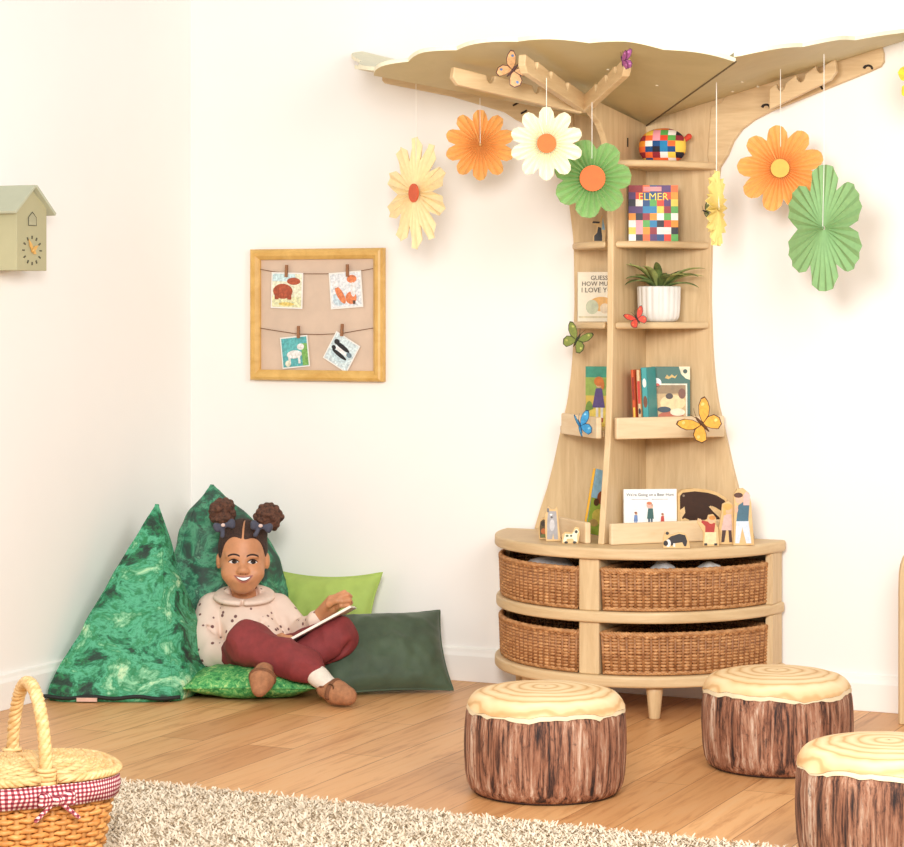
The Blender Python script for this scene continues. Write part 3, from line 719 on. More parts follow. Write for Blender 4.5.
flower(780.5, 168.5, 5.86, .111, math.radians(-14), 9, 4, (255,188,112), ((226,178,72), .0235), 69, 'orange paper flower with a gold centre right of the trunk', phase=.1)
flower(824, 228, 5.70, .157, math.radians(-62), 6, 5, (140,182,122), None, 54, 'large plain green paper flower at far right, turned sideways', dp=.34, pw=3.4, amp=.003)
flower(931, 78, 5.80, .084, 0, 9, 3, (250,228,90), None, 30, 'yellow paper flower cut off by the right photo border', dp=.28)

# ------------------------------------------------------------------ butterflies
UP = [(.002,.003), (.010,.022), (.024,.038), (.040,.046), (.049,.043), (.047,.030), (.040,.016), (.026,.004), (.003,-.002)]
LO = [(.002,.001), (.022,.004), (.036,-.002), (.041,-.016), (.034,-.031), (.020,-.035), (.008,-.022), (.002,-.010)]
def butterfly(loc, R3, k, col, dark, label, up=.5, spots=None, ts=1.0):
    o = thing('butterfly', label, 'butterfly', loc, R3, 'decorative butterflies on the bookcase')
    cm, dm = M(col, .6, .10, 130), M(dark, .6, .08); sm = M(spots, .6, .1) if spots else cm
    obj('butterfly_body', MB().tube([(0,-.024*k,0), (0,-.015*k,0), (0,0,.001), (0,.014*k,0), (0,.022*k,0)], [.0012*k,.0030*k,.0036*k,.0034*k,.0015*k], 8), dm, o, smooth=True)
    for s in (-1, 1): obj('antenna', MB().tube([(s*.001,.02*k,0), (s*.006*k,.034*k,.004*k), (s*.010*k,.040*k,.006*k)], .0006*k, 5), dm, o)
    for sx in (-1, 1):
        for poly, nm in ((UP, 'upper_wing'), (LO, 'lower_wing')):
            mb = MB(); u = Vector((sx*math.cos(up), 0, math.sin(up))); n = Vector((-sx*math.sin(up), 0, math.cos(up)))
            cx = sum(p[0] for p in poly)/len(poly); cy = sum(p[1] for p in poly)/len(poly)
            mb.prism([(x*k, y*k*ts) for x, y in poly], -n*.0004, u, (0,1,0), n, .0008, 1)
            mb.prism([((cx+(x-cx)*.88)*k, (cy+(y-cy)*.88)*k*ts) for x, y in poly], -n*.0009, u, (0,1,0), n, .0018, 0)
            q = poly[3]; c2 = (cx+(q[0]-cx)*.45, cy+(q[1]-cy)*.45)
            mb.prism([((c2[0]+.0045*math.cos(t))*k, (c2[1]+.0035*math.sin(t))*k*ts) for t in [2*PI*i/10 for i in range(10)]], -n*.0013, u, (0,1,0), n, .0026, 2)
            obj(nm, mb, [cm, dm, sm], o)
    return o
def face_rot(roll, tilt=0, yaw=0):   # butterfly plane facing the room, head turned by roll
    return (Matrix.Rotation(TH+yaw, 3, 'Z') @ Matrix.Rotation(PI/2+tilt, 3, 'X') @ Matrix.Rotation(roll, 3, 'Z')).to_euler()
butterfly(at(637, 319, 5.99), face_rot(.5, -.2), .58, (206,62,36), (60,24,20), 'small red butterfly perched beside the white plant pot', .15, (236,120,60))
butterfly(at(577, 340, 6.20), face_rot(-.5, .0, -.3), .86, (128,140,66), (44,48,26), 'olive green butterfly on the left edge of trunk', .45, (190,190,100))
butterfly(at(580, 426, 6.06), face_rot(.3, -.1, .4), .80, (74,160,206), (34,70,104), 'bright blue butterfly on the left hand shelf lip', .95, (150,206,230), ts=1.0)
butterfly(at(702, 424, 5.98), face_rot(.75, -.1, .1), 1.12, (240,170,62), (92,54,20), 'large amber butterfly on right end of the shelf lip', .25, (252,206,120))
butterfly(at(706, 212, 6.06), face_rot(1.3, 0, .9), .72, (120,130,72), (34,38,30), 'small green butterfly half hidden by the edge-on yellow flower', .8, (226,226,190))
butterfly(at(513, 70, 5.62), face_rot(-.7, .5, 0), .95, (226,178,128), (90,60,60), 'speckled peach butterfly clinging under the left of canopy', .35, (96,130,176))
butterfly(at(622, 61, 5.45), face_rot(.3, 0, .9), .58, (150,72,120), (70,30,60), 'small purple butterfly on the tip of a short canopy branch', 1.15, (190,120,170))

# ------------------------------------------------------------------ books
PAGE = M((246,238,222), .8, .02)
def book(label, loc, rot, w, h, t, col, spine=None, name='picture_book', group='picture books on the tree shelves'):
    o = thing(name, label, 'book', loc, rot, group)   # origin: bottom middle of the front cover, front faces local -y
    cm = M(col, .45, .03, 30); mb = MB()
    mb.box((0, .001, h/2), (w, .002, h)); mb.box((0, t-.001, h/2), (w, .002, h))
    obj('cover', mb, cm, o, bevel=.0006); obj('spine', MB().box((-w/2+.001, t/2, h/2), (.002, t, h)), M(spine or col, .45, .03, 30), o, bevel=.0006)
    obj('pages', MB().box((.001, t/2, h/2), (w-.006, t-.0042, h-.007)), PAGE, o)
    return o
def art(o, name, shapes, sx=1, off=.0004):
    mb = MB(); mats = []
    for i, (col, pts) in enumerate(shapes):
        m_ = M(col, .5, .08, 60)
        if m_ not in mats: mats.append(m_)
        mb.prism([(x*sx, z*sx) for x, z in pts], (0, -off-.00025*i, 0), (1,0,0), (0,0,1), (0,1,0), off, mats.index(m_))
    return obj(name, mb, mats, o)
def oval(cx, cz, rx, rz, n=18, a=0): return [(cx+rx*math.cos(t)*math.cos(a)-rz*math.sin(t)*math.sin(a), cz+rx*math.cos(t)*math.sin(a)+rz*math.sin(t)*math.cos(a)) for t in [2*PI*i/n for i in range(n)]]
def rect(x0, z0, x1, z1): return [(x0,z0), (x1,z0), (x1,z1), (x0,z1)]
def R3(r=0, yaw=0, lean=0): return (Matrix.Rotation(TH+yaw, 3, 'Z') @ Matrix.Rotation(lean, 3, 'X') @ Matrix.Rotation(r, 3, 'Y')).to_euler()
INK = M((52,44,40), .5, .02)
def cover_text(o, nm, s, size, x, z, mat, off=.0012, align='CENTER'): text(nm, s, size, mat, o, (x, -off, z), (1,0,0), (0,0,1), align)
# patchwork covered book
p = at(653.5, 240, 6.13); b_ = book('square book with a multicoloured patchwork cover on the upper right shelf', (p.x, p.y, 1.2352), R3(0, 0, -.06), .132, .150, .012, (60,60,70))
PAL = [(226,70,40), (240,150,40), (246,206,80), (92,170,80), (36,130,180), (28,76,130), (86,52,110), (240,160,170), (250,240,230), (34,30,44), (150,40,50), (244,110,50)]
rr = random.Random(12); sh = []
nx, nz = 7, 8
for i in range(nx):
    for j in range(nz):
        x0, z0 = -.066+.132*i/nx, .150*j/nz; sh.append((rr.choice(PAL), rect(x0, z0, x0+.132/nx, z0+.150/nz)))
art(b_, 'patchwork', sh, off=.0006) if False else None
mb = MB(); mats = [M(c, .5, .05, 60) for c in PAL]
for i in range(nx):
    for j in range(nz):
        x0, z0 = -.066+.132*i/nx, .150*j/nz; mb.prism(rect(x0, z0, x0+.132/nx, z0+.150/nz), (0,-.0006,0), (1,0,0), (0,0,1), (0,1,0), .0006, rr.randrange(len(PAL)))
obj('patchwork', mb, mats, b_)
obj('title_panel', MB().prism(rect(-.026,.134,.022,.146), (0,-.0009,0), (1,0,0), (0,0,1), (0,1,0), .0004), M((238,150,150), .5), b_)
cover_text(b_, 'title', 'ELMER', .028, 0, .110, M((248,220,90), .5, .02))
# I love you book
z_ = zwall(600, .055); p = at(600, 318, 6.17); p = on_wall(600, 318, .06)
b_ = book('cream book lettered I LOVE YOU standing on the left shelf behind trunk divider', (p.x, p.y, 1.0203), (0,0,.12), .128, .136, .012, (240,230,206))
DK = M((96,78,62), .6, .03)
cover_text(b_, 'title', 'GUESS', .017, -.002, .114, DK); cover_text(b_, 'title', 'HOW MUCH', .017, -.002, .098, DK); cover_text(b_, 'title', 'I LOVE YOU', .019, -.002, .080, DK)
art(b_, 'cover_picture', [((228,176,104), oval(.004,.048,.034,.020)), ((196,200,170), oval(-.022,.040,.018,.020)), ((226,206,176), oval(.014,.036,.014,.014)), ((190,120,80), oval(.042,.018,.005,.022,12,.5)), ((214,200,164), rect(-.06,.010,.05,.015))])
# child on a meadow book
p = on_wall(605, 414, .045); b_ = book('green and yellow book with a child in a meadow on the left lip shelf', (p.x, p.y, .7322), (0,0,.05), .112, .165, .012, (222,190,84))
art(b_, 'cover_picture', [((64,150,126), rect(-.056,.135,.056,.165)), ((150,176,84), rect(-.056,.085,.056,.135)), ((196,176,70), oval(.03,.075,.026,.018)), ((120,150,66), oval(-.045,.04,.012,.03)), ((232,206,96), oval(-.005,.03,.05,.022)), ((232,226,216), rect(-.026,.022,-.019,.052)), ((232,226,216), rect(-.012,.022,-.005,.052)), ((92,74,128), [(-.036,.052), (0,.052), (-.008,.105), (-.026,.105)]), ((214,170,130), oval(-.017,.117,.009,.011)), ((206,120,52), oval(-.017,.124,.014,.013)), ((206,120,52), oval(-.006,.114,.005,.012)), ((170,60,50), rect(-.026,.012,-.018,.024)), ((170,60,50), rect(-.013,.012,-.005,.024)), ((214,222,226), oval(.028,.032,.012,.012))])
# leaning yellow-spined book
p = at(574, 530, 6.10); b_ = book('book with yellow spine leaning inside the bottom left compartment', (p.x+.045, p.y+.050, .4424), R3(.23, math.radians(40), 0), .086, .172, .012, (120,176,206), (236,176,44))
b_.location.z += .010
art(b_, 'cover_picture', [((150,196,222), rect(-.042,.095,.042,.172)), ((150,176,70), rect(-.042,.0,.042,.095)), ((206,190,90), oval(.0,.05,.03,.02)), ((150,78,44), oval(-.006,.10,.016,.018)), ((90,60,40), oval(-.022,.085,.010,.010)), ((232,226,214), oval(.022,.065,.010,.008)), ((180,150,90), oval(-.02,.03,.016,.010))])
# three spines and the dark green book
for (px, lab, col, sp, w, h, t) in ((632.0, 'thin orange spined book leftmost of the row on lip shelf', (206,90,50), (214,96,52), .075, .160, .009), (637.5, 'thin red and yellow spined book second in the row on lip shelf', (220,150,90), (222,196,150), .075, .160, .010), (643.5, 'turquoise spined book next to the dark green front-facing book', (60,150,150), (74,164,164), .075, .166, .017)):
    p = at(px+3.2, 431, 6.10); b_ = thing('picture_book', lab, 'book', (p.x, p.y, .7335), R3(-.05, -TH+.04), 'picture books on the tree shelves')
    mb = MB(); mb.box((-t/2+.001, w/2, h/2), (.002, w, h)); mb.box((t/2-.001, w/2, h/2), (.002, w, h)); obj('cover', mb, M(col, .45, .03), b_)
    obj('spine', MB().box((0, .001, h/2), (t, .002, h)), M(sp, .45, .03), b_, bevel=.0006); obj('pages', MB().box((0, w/2+.001, h/2), (t-.004, w-.008, h-.007)), PAGE, b_)
    cl = {632.0: [((236,196,80), rect(-t*.3,.03,t*.3,.06)), ((150,50,40), rect(-t*.25,.08,t*.25,.14))], 637.5: [((206,70,60), rect(-t*.35,.07,t*.35,.13)), ((60,50,60), oval(0,.05,t*.3,.008))], 643.5: [((120,80,60), oval(0,.075,t*.34,.016)), ((240,240,232), oval(0,.125,t*.3,.012)), ((44,110,114), rect(-t*.4,.02,t*.4,.03)), ((240,236,226), oval(.001,.012,t*.3,.006))]}[px]
    art(b_, 'spine_picture', cl)
p = at(671, 431, 6.18); b_ = book('dark green book with gold title and framed picture facing front on the lip shelf', (p.x, p.y, .7325), R3(.0, -.04, -.10), .104, .168, .014, (30,92,74))
GOLD = M((206,170,96), .4, .05, metal=.3)
art(b_, 'gold_lettering', [((206,170,96), [(-.016,.137), (-.010,.146), (-.004,.140), (.003,.147), (.010,.141), (.018,.146), (.012,.136), (.003,.139), (-.006,.134)])])
art(b_, 'cover_picture', [((232,222,196), rect(-.043,.010,.044,.122)), ((206,170,116), rect(-.039,.014,.040,.118)), ((150,120,80), rect(-.039,.095,.040,.118)), ((236,206,150), oval(.005,.07,.034,.022)), ((120,70,44), oval(.03,.095,.010,.014)), ((190,90,50), oval(.0,.035,.034,.012)), ((44,60,70), oval(-.018,.052,.018,.008)), ((240,224,190), oval(.018,.045,.020,.010)), ((70,50,40), oval(-.004,.088,.010,.008))])
art(b_, 'corner_label', [((232,220,184), [(.022,.168), (.052,.168), (.052,.132), (.040,.136), (.028,.148)]), ((52,74,60), oval(.039,.155,.006,.006))]); art(b_, 'round_emblem', [((236,240,236), oval(-.038,.124,.013,.013)), ((206,90,70), oval(-.038,.119,.008,.004))], off=.0009)
# bear hunt book
p = at(650.5, 540, 6.09); b_ = book('white landscape book of a bear hunt behind the bottom right lip', (p.x, p.y, .4413), R3(0, .10, -.05), .143, .136, .010, (248,246,240))
cover_text(b_, 'title', "We're Going on a Bear Hunt", .0108, 0, .118, M((92,92,96), .6)); art(b_, 'author_line', [((196,196,198), rect(-.050,.108,-.004,.1105)), ((196,196,198), rect(.004,.108,.048,.1105))])
def walker(x, z, k, coat, hair, legs): return [(legs, rect(x-.006*k, z, x-.001*k, z+.02*k)), (legs, rect(x+.001*k, z, x+.006*k, z+.02*k)), (coat, [(x-.009*k, z+.018*k), (x+.009*k, z+.018*k), (x+.007*k, z+.045*k), (x-.006*k, z+.045*k)]), ((226,180,150), oval(x+.002*k, z+.051*k, .0055*k, .006*k, 12)), (hair, oval(x, z+.055*k, .006*k, .0045*k, 12))]
art(b_, 'cover_picture', walker(-.039,.040,.62,(110,140,190),(150,84,50),(120,150,196))+walker(.0,.040,1.0,(56,96,92),(110,70,46),(70,84,100))+[((226,176,160), oval(-.003,.094,.007,.008)), ((204,120,80), oval(-.003,.099,.007,.004))]+walker(.032,.040,.55,(196,70,56),(150,84,50),(90,80,90)))

# ------------------------------------------------------------------ flat wooden cut-out figures
EDGE = wood('cut_out_wood', (216,176,116), (236,202,146), (1,1,1), 20)
def cutout(name, label, cat, px, py, h, outline, paints, yaw=0, t=.012, Z=None, z=None, group='painted wooden figures on the cabinet top'):
    p = on_floor(px, py, h) if Z is None else at(px, py, Z); p.z = h if z is None else z
    Zc = (p-CAM).dot(FV); k = Zc/F_PX
    o = thing(name, label, cat, p, (0,0,TH+yaw), group)
    obj('wooden_board', MB().prism([(x*k, z_*k) for x, z_ in outline], (0,-t/2,0), (1,0,0), (0,0,1), (0,1,0), t), EDGE, o, bevel=.0012)
    mb = MB(); mats = []
    for i, (c, pts) in enumerate(paints):
        m_ = M(c, .5, .06, 90)
        if m_ not in mats: mats.append(m_)
        mb.prism([(x*k, z_*k) for x, z_ in pts], (0,-t/2-.0003-.0002*i,0), (1,0,0), (0,0,1), (0,1,0), .0004, mats.index(m_))
    obj('painted_front', mb, mats, o); return o
bear_o = [(-31,0), (-31,46), (-26,50), (-12,51), (4,49), (14,46), (24,40), (28,32), (26,26), (22,22), (23,0)]
bear_p = [((62,40,30), [(-29,18), (-29,44), (-26,47), (-12,48), (3,46), (13,43), (22,38), (25,33), (24,28), (19,27), (12,31), (7,33), (12,26), (18,18), (18,4), (-8,4), (-14,14), (-19,20), (-24,22)]), ((226,192,140), [(-29,30), (-24,33), (-23,27), (-27,22), (-24,18), (-19,16), (-21,14), (-27,17), (-29,20)]), ((226,192,140), [(6,33), (12,29), (17,22), (16,21), (10,26), (4,32)]), ((150,130,110), oval(-25,44,1.3,1.3,8))]
cutout('wooden_bear', 'big dark brown wooden bear cut-out behind the bottom right lip', 'wooden figure', 704, 540, .4415, bear_o, bear_p, yaw=.42, Z=6.14, t=.014)
cutout('wooden_dog', 'black and white wooden dog cut-out standing in front of the lip', 'wooden figure', 677, 548, .4415, [(-14,0), (-14,10), (-12,17), (-9,17), (-6,13), (2,16), (9,14), (12,7), (13,0)], [((50,46,46), [(-10,9), (-6,12), (2,14.5), (8,13), (10,7), (9,2), (7,2), (5,6), (-2,5), (-6,2), (-7,6)]), ((236,230,222), oval(-9,5,2.6,4,10)), ((44,40,40), oval(-11.5,5,2.4,2.8,10)), ((60,56,56), oval(-10,15,1.8,1.6,8)), ((236,230,222), rect(-4,1.5,-2,5))])
cutout('wooden_figure', 'small wooden figure of a toddler in red top with arm raised', 'wooden figure', 711, 546, .4415, [(-8,0), (-8,14), (-14,24), (-13,28), (-8,25), (-4,27), (-3,31), (2,32), (5,28), (4,23), (7,18), (8,0)], [((176,54,44), [(-6,14), (3,14), (4,23), (-1,24), (-9,26), (-10,24), (-6,20)]), ((240,214,166), [(-7,2), (5,2), (5,14), (-6,14)]), ((226,176,136), oval(0,26,3.4,3.6,12)), ((206,140,70), oval(1,28.5,3.4,2.2,12)), ((40,34,34), rect(-7,.8,-4,3)), ((40,34,34), rect(3,.8,6,3)), ((226,176,136), oval(-11.5,26,1.6,1.6,8))])
cutout('wooden_figure', 'wooden figure of a girl in pale pink dress and dark stockings', 'wooden figure', 727, 544, .4415, [(-9,0), (-8,18), (-6,30), (-5,40), (1,43), (6,39), (6,28), (8,14), (7,0)], [((70,44,40), [(-6,2), (-3,2), (-1,15), (-5,15)]), ((70,44,40), [(2,2), (5,2), (4,15), (1,15)]), ((214,184,176), [(-6,14), (5,14), (4,30), (-3,30)]), ((230,186,150), oval(1,34.5,3.8,4,12)), ((226,178,96), oval(0,37.5,4.6,3.4,12)), ((226,178,96), rect(-4,29,-1.5,37))])
cutout('wooden_figure', 'tall wooden figure of man in blue jacket with child on his back', 'wooden figure', 743, 545, .4415, [(-10,0), (-9,30), (-9,42), (-10,50), (-6,56), (0,57), (6,52), (8,42), (9,26), (11,0)], [((214,226,238), [(-8,2), (-4,2), (-1,18), (3,2), (8,2), (5,26), (-7,26)]), ((72,110,128), [(-7,24), (5,24), (6,40), (1,44), (-5,40)]), ((230,186,156), oval(-4,46,4,4.4,12)), ((90,58,42), oval(-5,50,4.6,2.6,12)), ((236,190,180), [(0,40), (6,40), (7,50), (3,54), (0,50)]), ((226,180,150), oval(-7,36,1.8,4,10))])
cutout('wooden_wolf', 'grey wooden wolf cut-out standing upright beside the bottom left lip', 'wooden figure', 553, 541, .4415, [(-7,0), (-8,10), (-8,26), (-6,31), (-5,35), (-2,32), (2,32), (4,35), (5,28), (6,14), (8,0)], [((168,164,164), [(-6,2), (-1,2), (0,8), (1,2), (5,2), (4,20), (3,30), (-5,30), (-6,18)]), ((204,200,198), oval(-1,16,2.6,6,12)), ((90,86,86), oval(-1.5,24,1.2,1,8)), ((236,232,226), oval(-2,26.5,1.4,1,8)), ((120,116,116), rect(-6,29,-4,33))])
cutout('wooden_owl', 'small brown and orange wooden figure left of the grey wolf', 'wooden figure', 543.5, 539, .4415, [(-4.5,0), (-5,12), (-4,19), (0,22), (4,19), (5,12), (4.5,0)], [((92,76,40), [(-3.5,1.5), (3.5,1.5), (4,12), (3,18), (0,20), (-3,18), (-4,12)]), ((200,110,52), oval(0,8,2.6,3,12)), ((60,46,30), oval(0,15.5,2.8,2.4,12)), ((110,120,60), oval(0,3.5,3,1.8,10))])
cutout('wooden_cow', 'tiny white spotted wooden animal cut-out right of the grey wolf', 'wooden figure', 571, 543.5, .4415, [(-9,0), (-9,9), (-6,12), (1,11), (4,17), (8,16), (9,10), (7,0)], [((240,236,206), [(-8,2), (-5,2), (-4,5), (2,5), (3,2), (6,2), (6,9), (8,12), (6,15), (4,14), (1,9.5), (-6,10)]), ((50,48,44), oval(-5,1.4,2,1.2,8)), ((50,48,44), oval(3.5,1.4,2,1.2,8)), ((70,70,60), oval(5,12,1.6,1.6,8)), ((90,110,80), oval(-4,8,1.6,1.2,8)), ((70,70,60), oval(0,8,1.2,1,8))])
# dark little figure on the upper left shelf
p = on_wall(598, 240, .075)
cutout('wooden_cat', 'black figure with a light blue cone on the upper left shelf', 'wooden figure', 599, 240, 1.2352, [(-6,0), (-6,6), (-3,9), (-2,16), (-8,19), (-7,21), (0,20), (3,27), (6,20), (7,12), (6,0)], [((34,28,28), [(-5,.8), (3,.8), (3,6), (2,14), (-1,15), (-2,9), (-5,6)]), ((34,28,28), [(-7,18.6), (0,18.4), (1,20), (-6,20.6)]), ((150,192,214), [(2.6,12), (6,12), (3.6,25)])], Z=6.19, z=1.2354)

# ------------------------------------------------------------------ patchwork soft ball and plant on the right shelves
p = at(663.5, 150, 6.16)
m, nt, b = nodes('patchwork_fabric'); v = coords(nt, (1,1,1), (0,0,.2), loc=(.004,.003,.006)); sn = nd(nt, 'ShaderNodeVectorMath', operation='SNAP'); sn.inputs[1].default_value = (.020,.2,.015); nt.links.new(v, sn.inputs[0])
wn = nd(nt, 'ShaderNodeTexWhiteNoise', noise_dimensions='3D'); nt.links.new(sn.outputs[0], wn.inputs['Vector'])
nt.links.new(ramp(nt, wn.outputs['Value'], [(i/12, c) for i, c in enumerate(PAL)], 'CONSTANT'), b.inputs['Base Color']); b.inputs['Roughness'].default_value = .85
S = Sdf(.003); S.ell((-.006,0,.044), (.052,.044,.044), 0); S.ell((.020,-.004,.040), (.040,.040,.038), .03); S.ell((-.03,0,.036), (.030,.040,.034), .03)
o = thing('patchwork_cushion', 'small rounded multicoloured patchwork soft toy on the topmost right shelf', 'soft toy', (p.x, p.y, 1.4485), (0,0,TH))
obj('fabric_body', S.mesh(), m, o, smooth=True)
T2 = Sdf(.0022); T2.cap((.052,0,.056), (.066,-.002,.066), .008, .006, .004); T2.ell((.068,-.002,.068), .008, .004); obj('tag_end', T2.mesh(), M((206,66,44), .8, .05), o, smooth=True)
p = at(659, 318, 6.165)
pl = thing('potted_plant', 'leafy green plant in a white ribbed pot on the middle right shelf', 'plant', (p.x, p.y, 1.0205), (0,0,TH))
rib = lambda t, i: 1+(.055*abs(math.cos(t*10)) if 1 < i < 8 else 0)
POT = M((228,224,217), .45, .02, 20)
obj('pot', MB().lathe([(.040,0), (.048,.003), (.0515,.012), (.0535,.03), (.0545,.055), (.0552,.08), (.0556,.088), (.0558,.092), (.0558,.095), (.052,.095), (.050,.078), (.002,.078)], 132, fn=rib), POT, pl, smooth=True)
obj('soil', MB().lathe([(.001,.0785), (.050,.0785), (.050,.082), (.001,.084)], 32), M((70,50,36), .9, .2), pl)
LEAF = M((104,120,66), .5, .28, 45); LEAF2 = M((150,158,92), .5, .2, 45)
rr = random.Random(3)
def d_back(a): return math.sin(a) > .1
for i in range(22):
    a = 2*PI*i/22+rr.uniform(-.15, .15); ln = rr.uniform(.105,.138); el = rr.uniform(.5, 1.3); wmax = rr.uniform(.0125,.0175)
    if d_back(a): ln *= .72; el = max(el, 1.05)
    d = Vector((math.cos(a), math.sin(a), 0)); sd = Vector((-d.y, d.x, 0)); rows = []; p_ = d*.008+Vector((0,0,.083)); ang = el
    for j in range(11):
        t = j/10; wd = wmax*(math.sin(PI*min(1, (t*.93+.07)))**.8)*(1-.15*t)
        up_ = Vector((-d.x*math.sin(ang), -d.y*math.sin(ang), math.cos(ang)))
        rows.append([p_-sd*wd+up_*wd*.35, p_, p_+sd*wd+up_*wd*.35]); p_ = p_+(d*math.cos(ang)+Vector((0,0,1))*math.sin(ang))*ln/10; ang -= rr.uniform(.07,.15)
    # keep the leaf clear of the shelf back
    obj('leaf', MB().grid(rows), LEAF if i % 3 else LEAF2, pl, smooth=True, solid=.0008)

# ------------------------------------------------------------------ picture frame with pegged cards
x0, x1 = on_wall(249, 315, .03).x, on_wall(381.5, 315, .03).x; zt, zb = on_wall(315, 248.5, .03).z, on_wall(315, 381, .03).z
fx, fz, fw, fh = (x0+x1)/2, (zt+zb)/2, x1-x0, zt-zb
fr = thing('card_display', 'square golden wood frame with strings of pegged cards on back wall', 'picture frame', (fx, -.003, fz))
GOLDW = wood('honey_gold_frame', (206,158,78), (230,188,110), (2,2,2), 10, .4)
bw = .031
prof = [(0,0), (0,.020), (.004,.027), (.010,.030), (.020,.028), (.027,.022), (.031,.018), (.031,0)]   # (inwards, forwards)
def frame_side(ax):
    P = []
    for s in (-1, 1):
        row = []
        for i_, f_ in prof:
            if ax in 'tb': row.append((s*(fw/2-i_), -f_, (fh/2-i_)*(1 if ax == 't' else -1)))
            else: row.append(((fw/2-i_)*(1 if ax == 'r' else -1), -f_, s*(fh/2-i_)))
        P.append(row+[row[0]])
    return MB().grid(P)
for ax in 'tblr': obj('frame_rail', frame_side(ax), GOLDW, fr)
obj('backing', MB().box((0,-.006,0), (fw-2*bw+.006, .006, fh-2*bw+.006)), M((212,188,166), .9, .03, 12), fr)
def wp(px, py, off): p = on_wall(px, py, off); return p-Vector((fx, -.003, fz))
TW = M((120,82,54), .8, .1)
st = [[(259.5,269), (272,271.5), (286,273), (304,273.8), (325,273.8), (345,273), (360,271), (373.5,268.5)], [(259.5,328), (275,330.5), (298,334), (320,334.5), (341,333.5), (358,330.5), (373.5,328)]]
for q in st: obj('string', MB().tube([wp(x, y, .0165) for x, y in q], .0011, 6), TW, fr)
def card(label, px, py, sz, ang, bg, shapes):
    p = on_wall(px, py, .0175); o = thing('picture_card', label, 'card', p, (0, ang, 0), 'cards pegged inside the gold frame')
    s_ = sz/2; obj('card_sheet', MB().box((0,0,0), (sz, .0012, sz)), M((238,234,226), .7, .02), o)
    mb = MB(); mats = []
    for i, (c, pts) in enumerate([(bg, rect(-.92,-.92,.92,.92))]+shapes):
        m_ = M(c, .7, .16, 120)
        if m_ not in mats: mats.append(m_)
        mb.prism([(x*s_, z_*s_) for x, z_ in pts], (0,-.0009-.0002*i,0), (1,0,0), (0,0,1), (0,1,0), .0003, mats.index(m_))
    obj('card_picture', mb, mats, o); return o
cow = [((226,222,176), rect(-.92,-.92,.92,-.35)), ((196,222,226), rect(-.92,.5,.5,.92)), ((172,84,56), oval(-.25,-.05,.62,.42)), ((172,84,56), oval(.42,.52,.42,.2)), ((160,76,50), rect(-.75,-.5,-.5,.1)), ((160,76,50), rect(.05,-.5,.3,.1)), ((226,196,110), oval(0,-.75,.5,.1))]
fox = [((196,214,226), oval(-.4,-.45,.45,.4)), ((226,236,240), oval(.1,.3,.5,.5)), ((222,130,84), oval(.4,.58,.3,.22)), ((222,130,84), oval(-.35,-.25,.2,.55,18,.5)), ((222,130,84), oval(.3,-.45,.34,.34)), ((246,240,232), oval(.45,.0,.16,.4)), ((90,70,60), rect(.4,-.8,.55,-.6)), ((246,244,240), oval(-.6,.35,.2,.2))]
dog = [((96,176,176), oval(-.1,.2,.75,.6)), ((120,170,90), rect(.5,-.9,.92,.5)), ((244,240,226), oval(-.05,-.15,.55,.26)), ((244,240,226), oval(.45,.3,.26,.2)), ((244,240,226), rect(-.5,-.75,-.34,-.1)), ((244,240,226), rect(.2,-.75,.36,-.1)), ((236,230,200), oval(-.55,-.7,.2,.2))]
badger = [((196,216,220), oval(0,-.2,.7,.5)), ((40,38,40), oval(-.1,.32,.62,.15,18,-.1)), ((40,38,40), oval(-.05,-.22,.62,.13,18,-.1)), ((246,244,240), oval(-.08,.05,.6,.13,18,-.1)), ((40,38,40), oval(-.6,.42,.2,.18)), ((40,38,40), oval(-.62,.0,.16,.14)), ((110,130,140), oval(.6,.1,.2,.16))]
card('card with a reddish brown cow, upper left of four in the gold frame', 287, 290.5, .106, .03, (236,232,196), cow)
card('card with an orange fox, upper right of four in the gold frame', 346, 290, .106, -.09+.02, (222,230,234), fox)
card('teal card with a white dog, lower left of four in the gold frame', 295, 352, .092, -.10, (90,170,172), dog)
card('card with a black and white badger hanging crooked in gold frame', 341.5, 352, .090, .52, (206,222,226), badger)
for i, (px, py, a, lab) in enumerate(((286.5,271,.05,'wooden peg holding the brown cow card'), (347.5,270.5,-.02,'wooden peg holding the orange fox card'), (298.5,332,.0,'wooden peg holding the teal dog card'), (342,330,.06,'wooden peg holding the crooked badger card'))):
    p = on_wall(px, py, .0205); o = thing('clothes_peg', lab, 'peg', p, (0, a, 0), 'clothes pegs in the gold frame'); PG = M((150,104,70), .7, .08)
    for s in (-1, 1): obj('peg_half', MB().prism([(-.0042,-.018), (.0042,-.018), (.0036,.018), (-.0036,.018)], (0, -.0022+s*.002, 0), (1,0,0), (0,0,1), (0,1,0), .0035), PG, o, bevel=.0006)
    obj('spring', MB().tube([(-.0048,-.001,0), (.0048,-.001,0)], .0022, 8), M((140,130,120), .4, metal=.8), o)

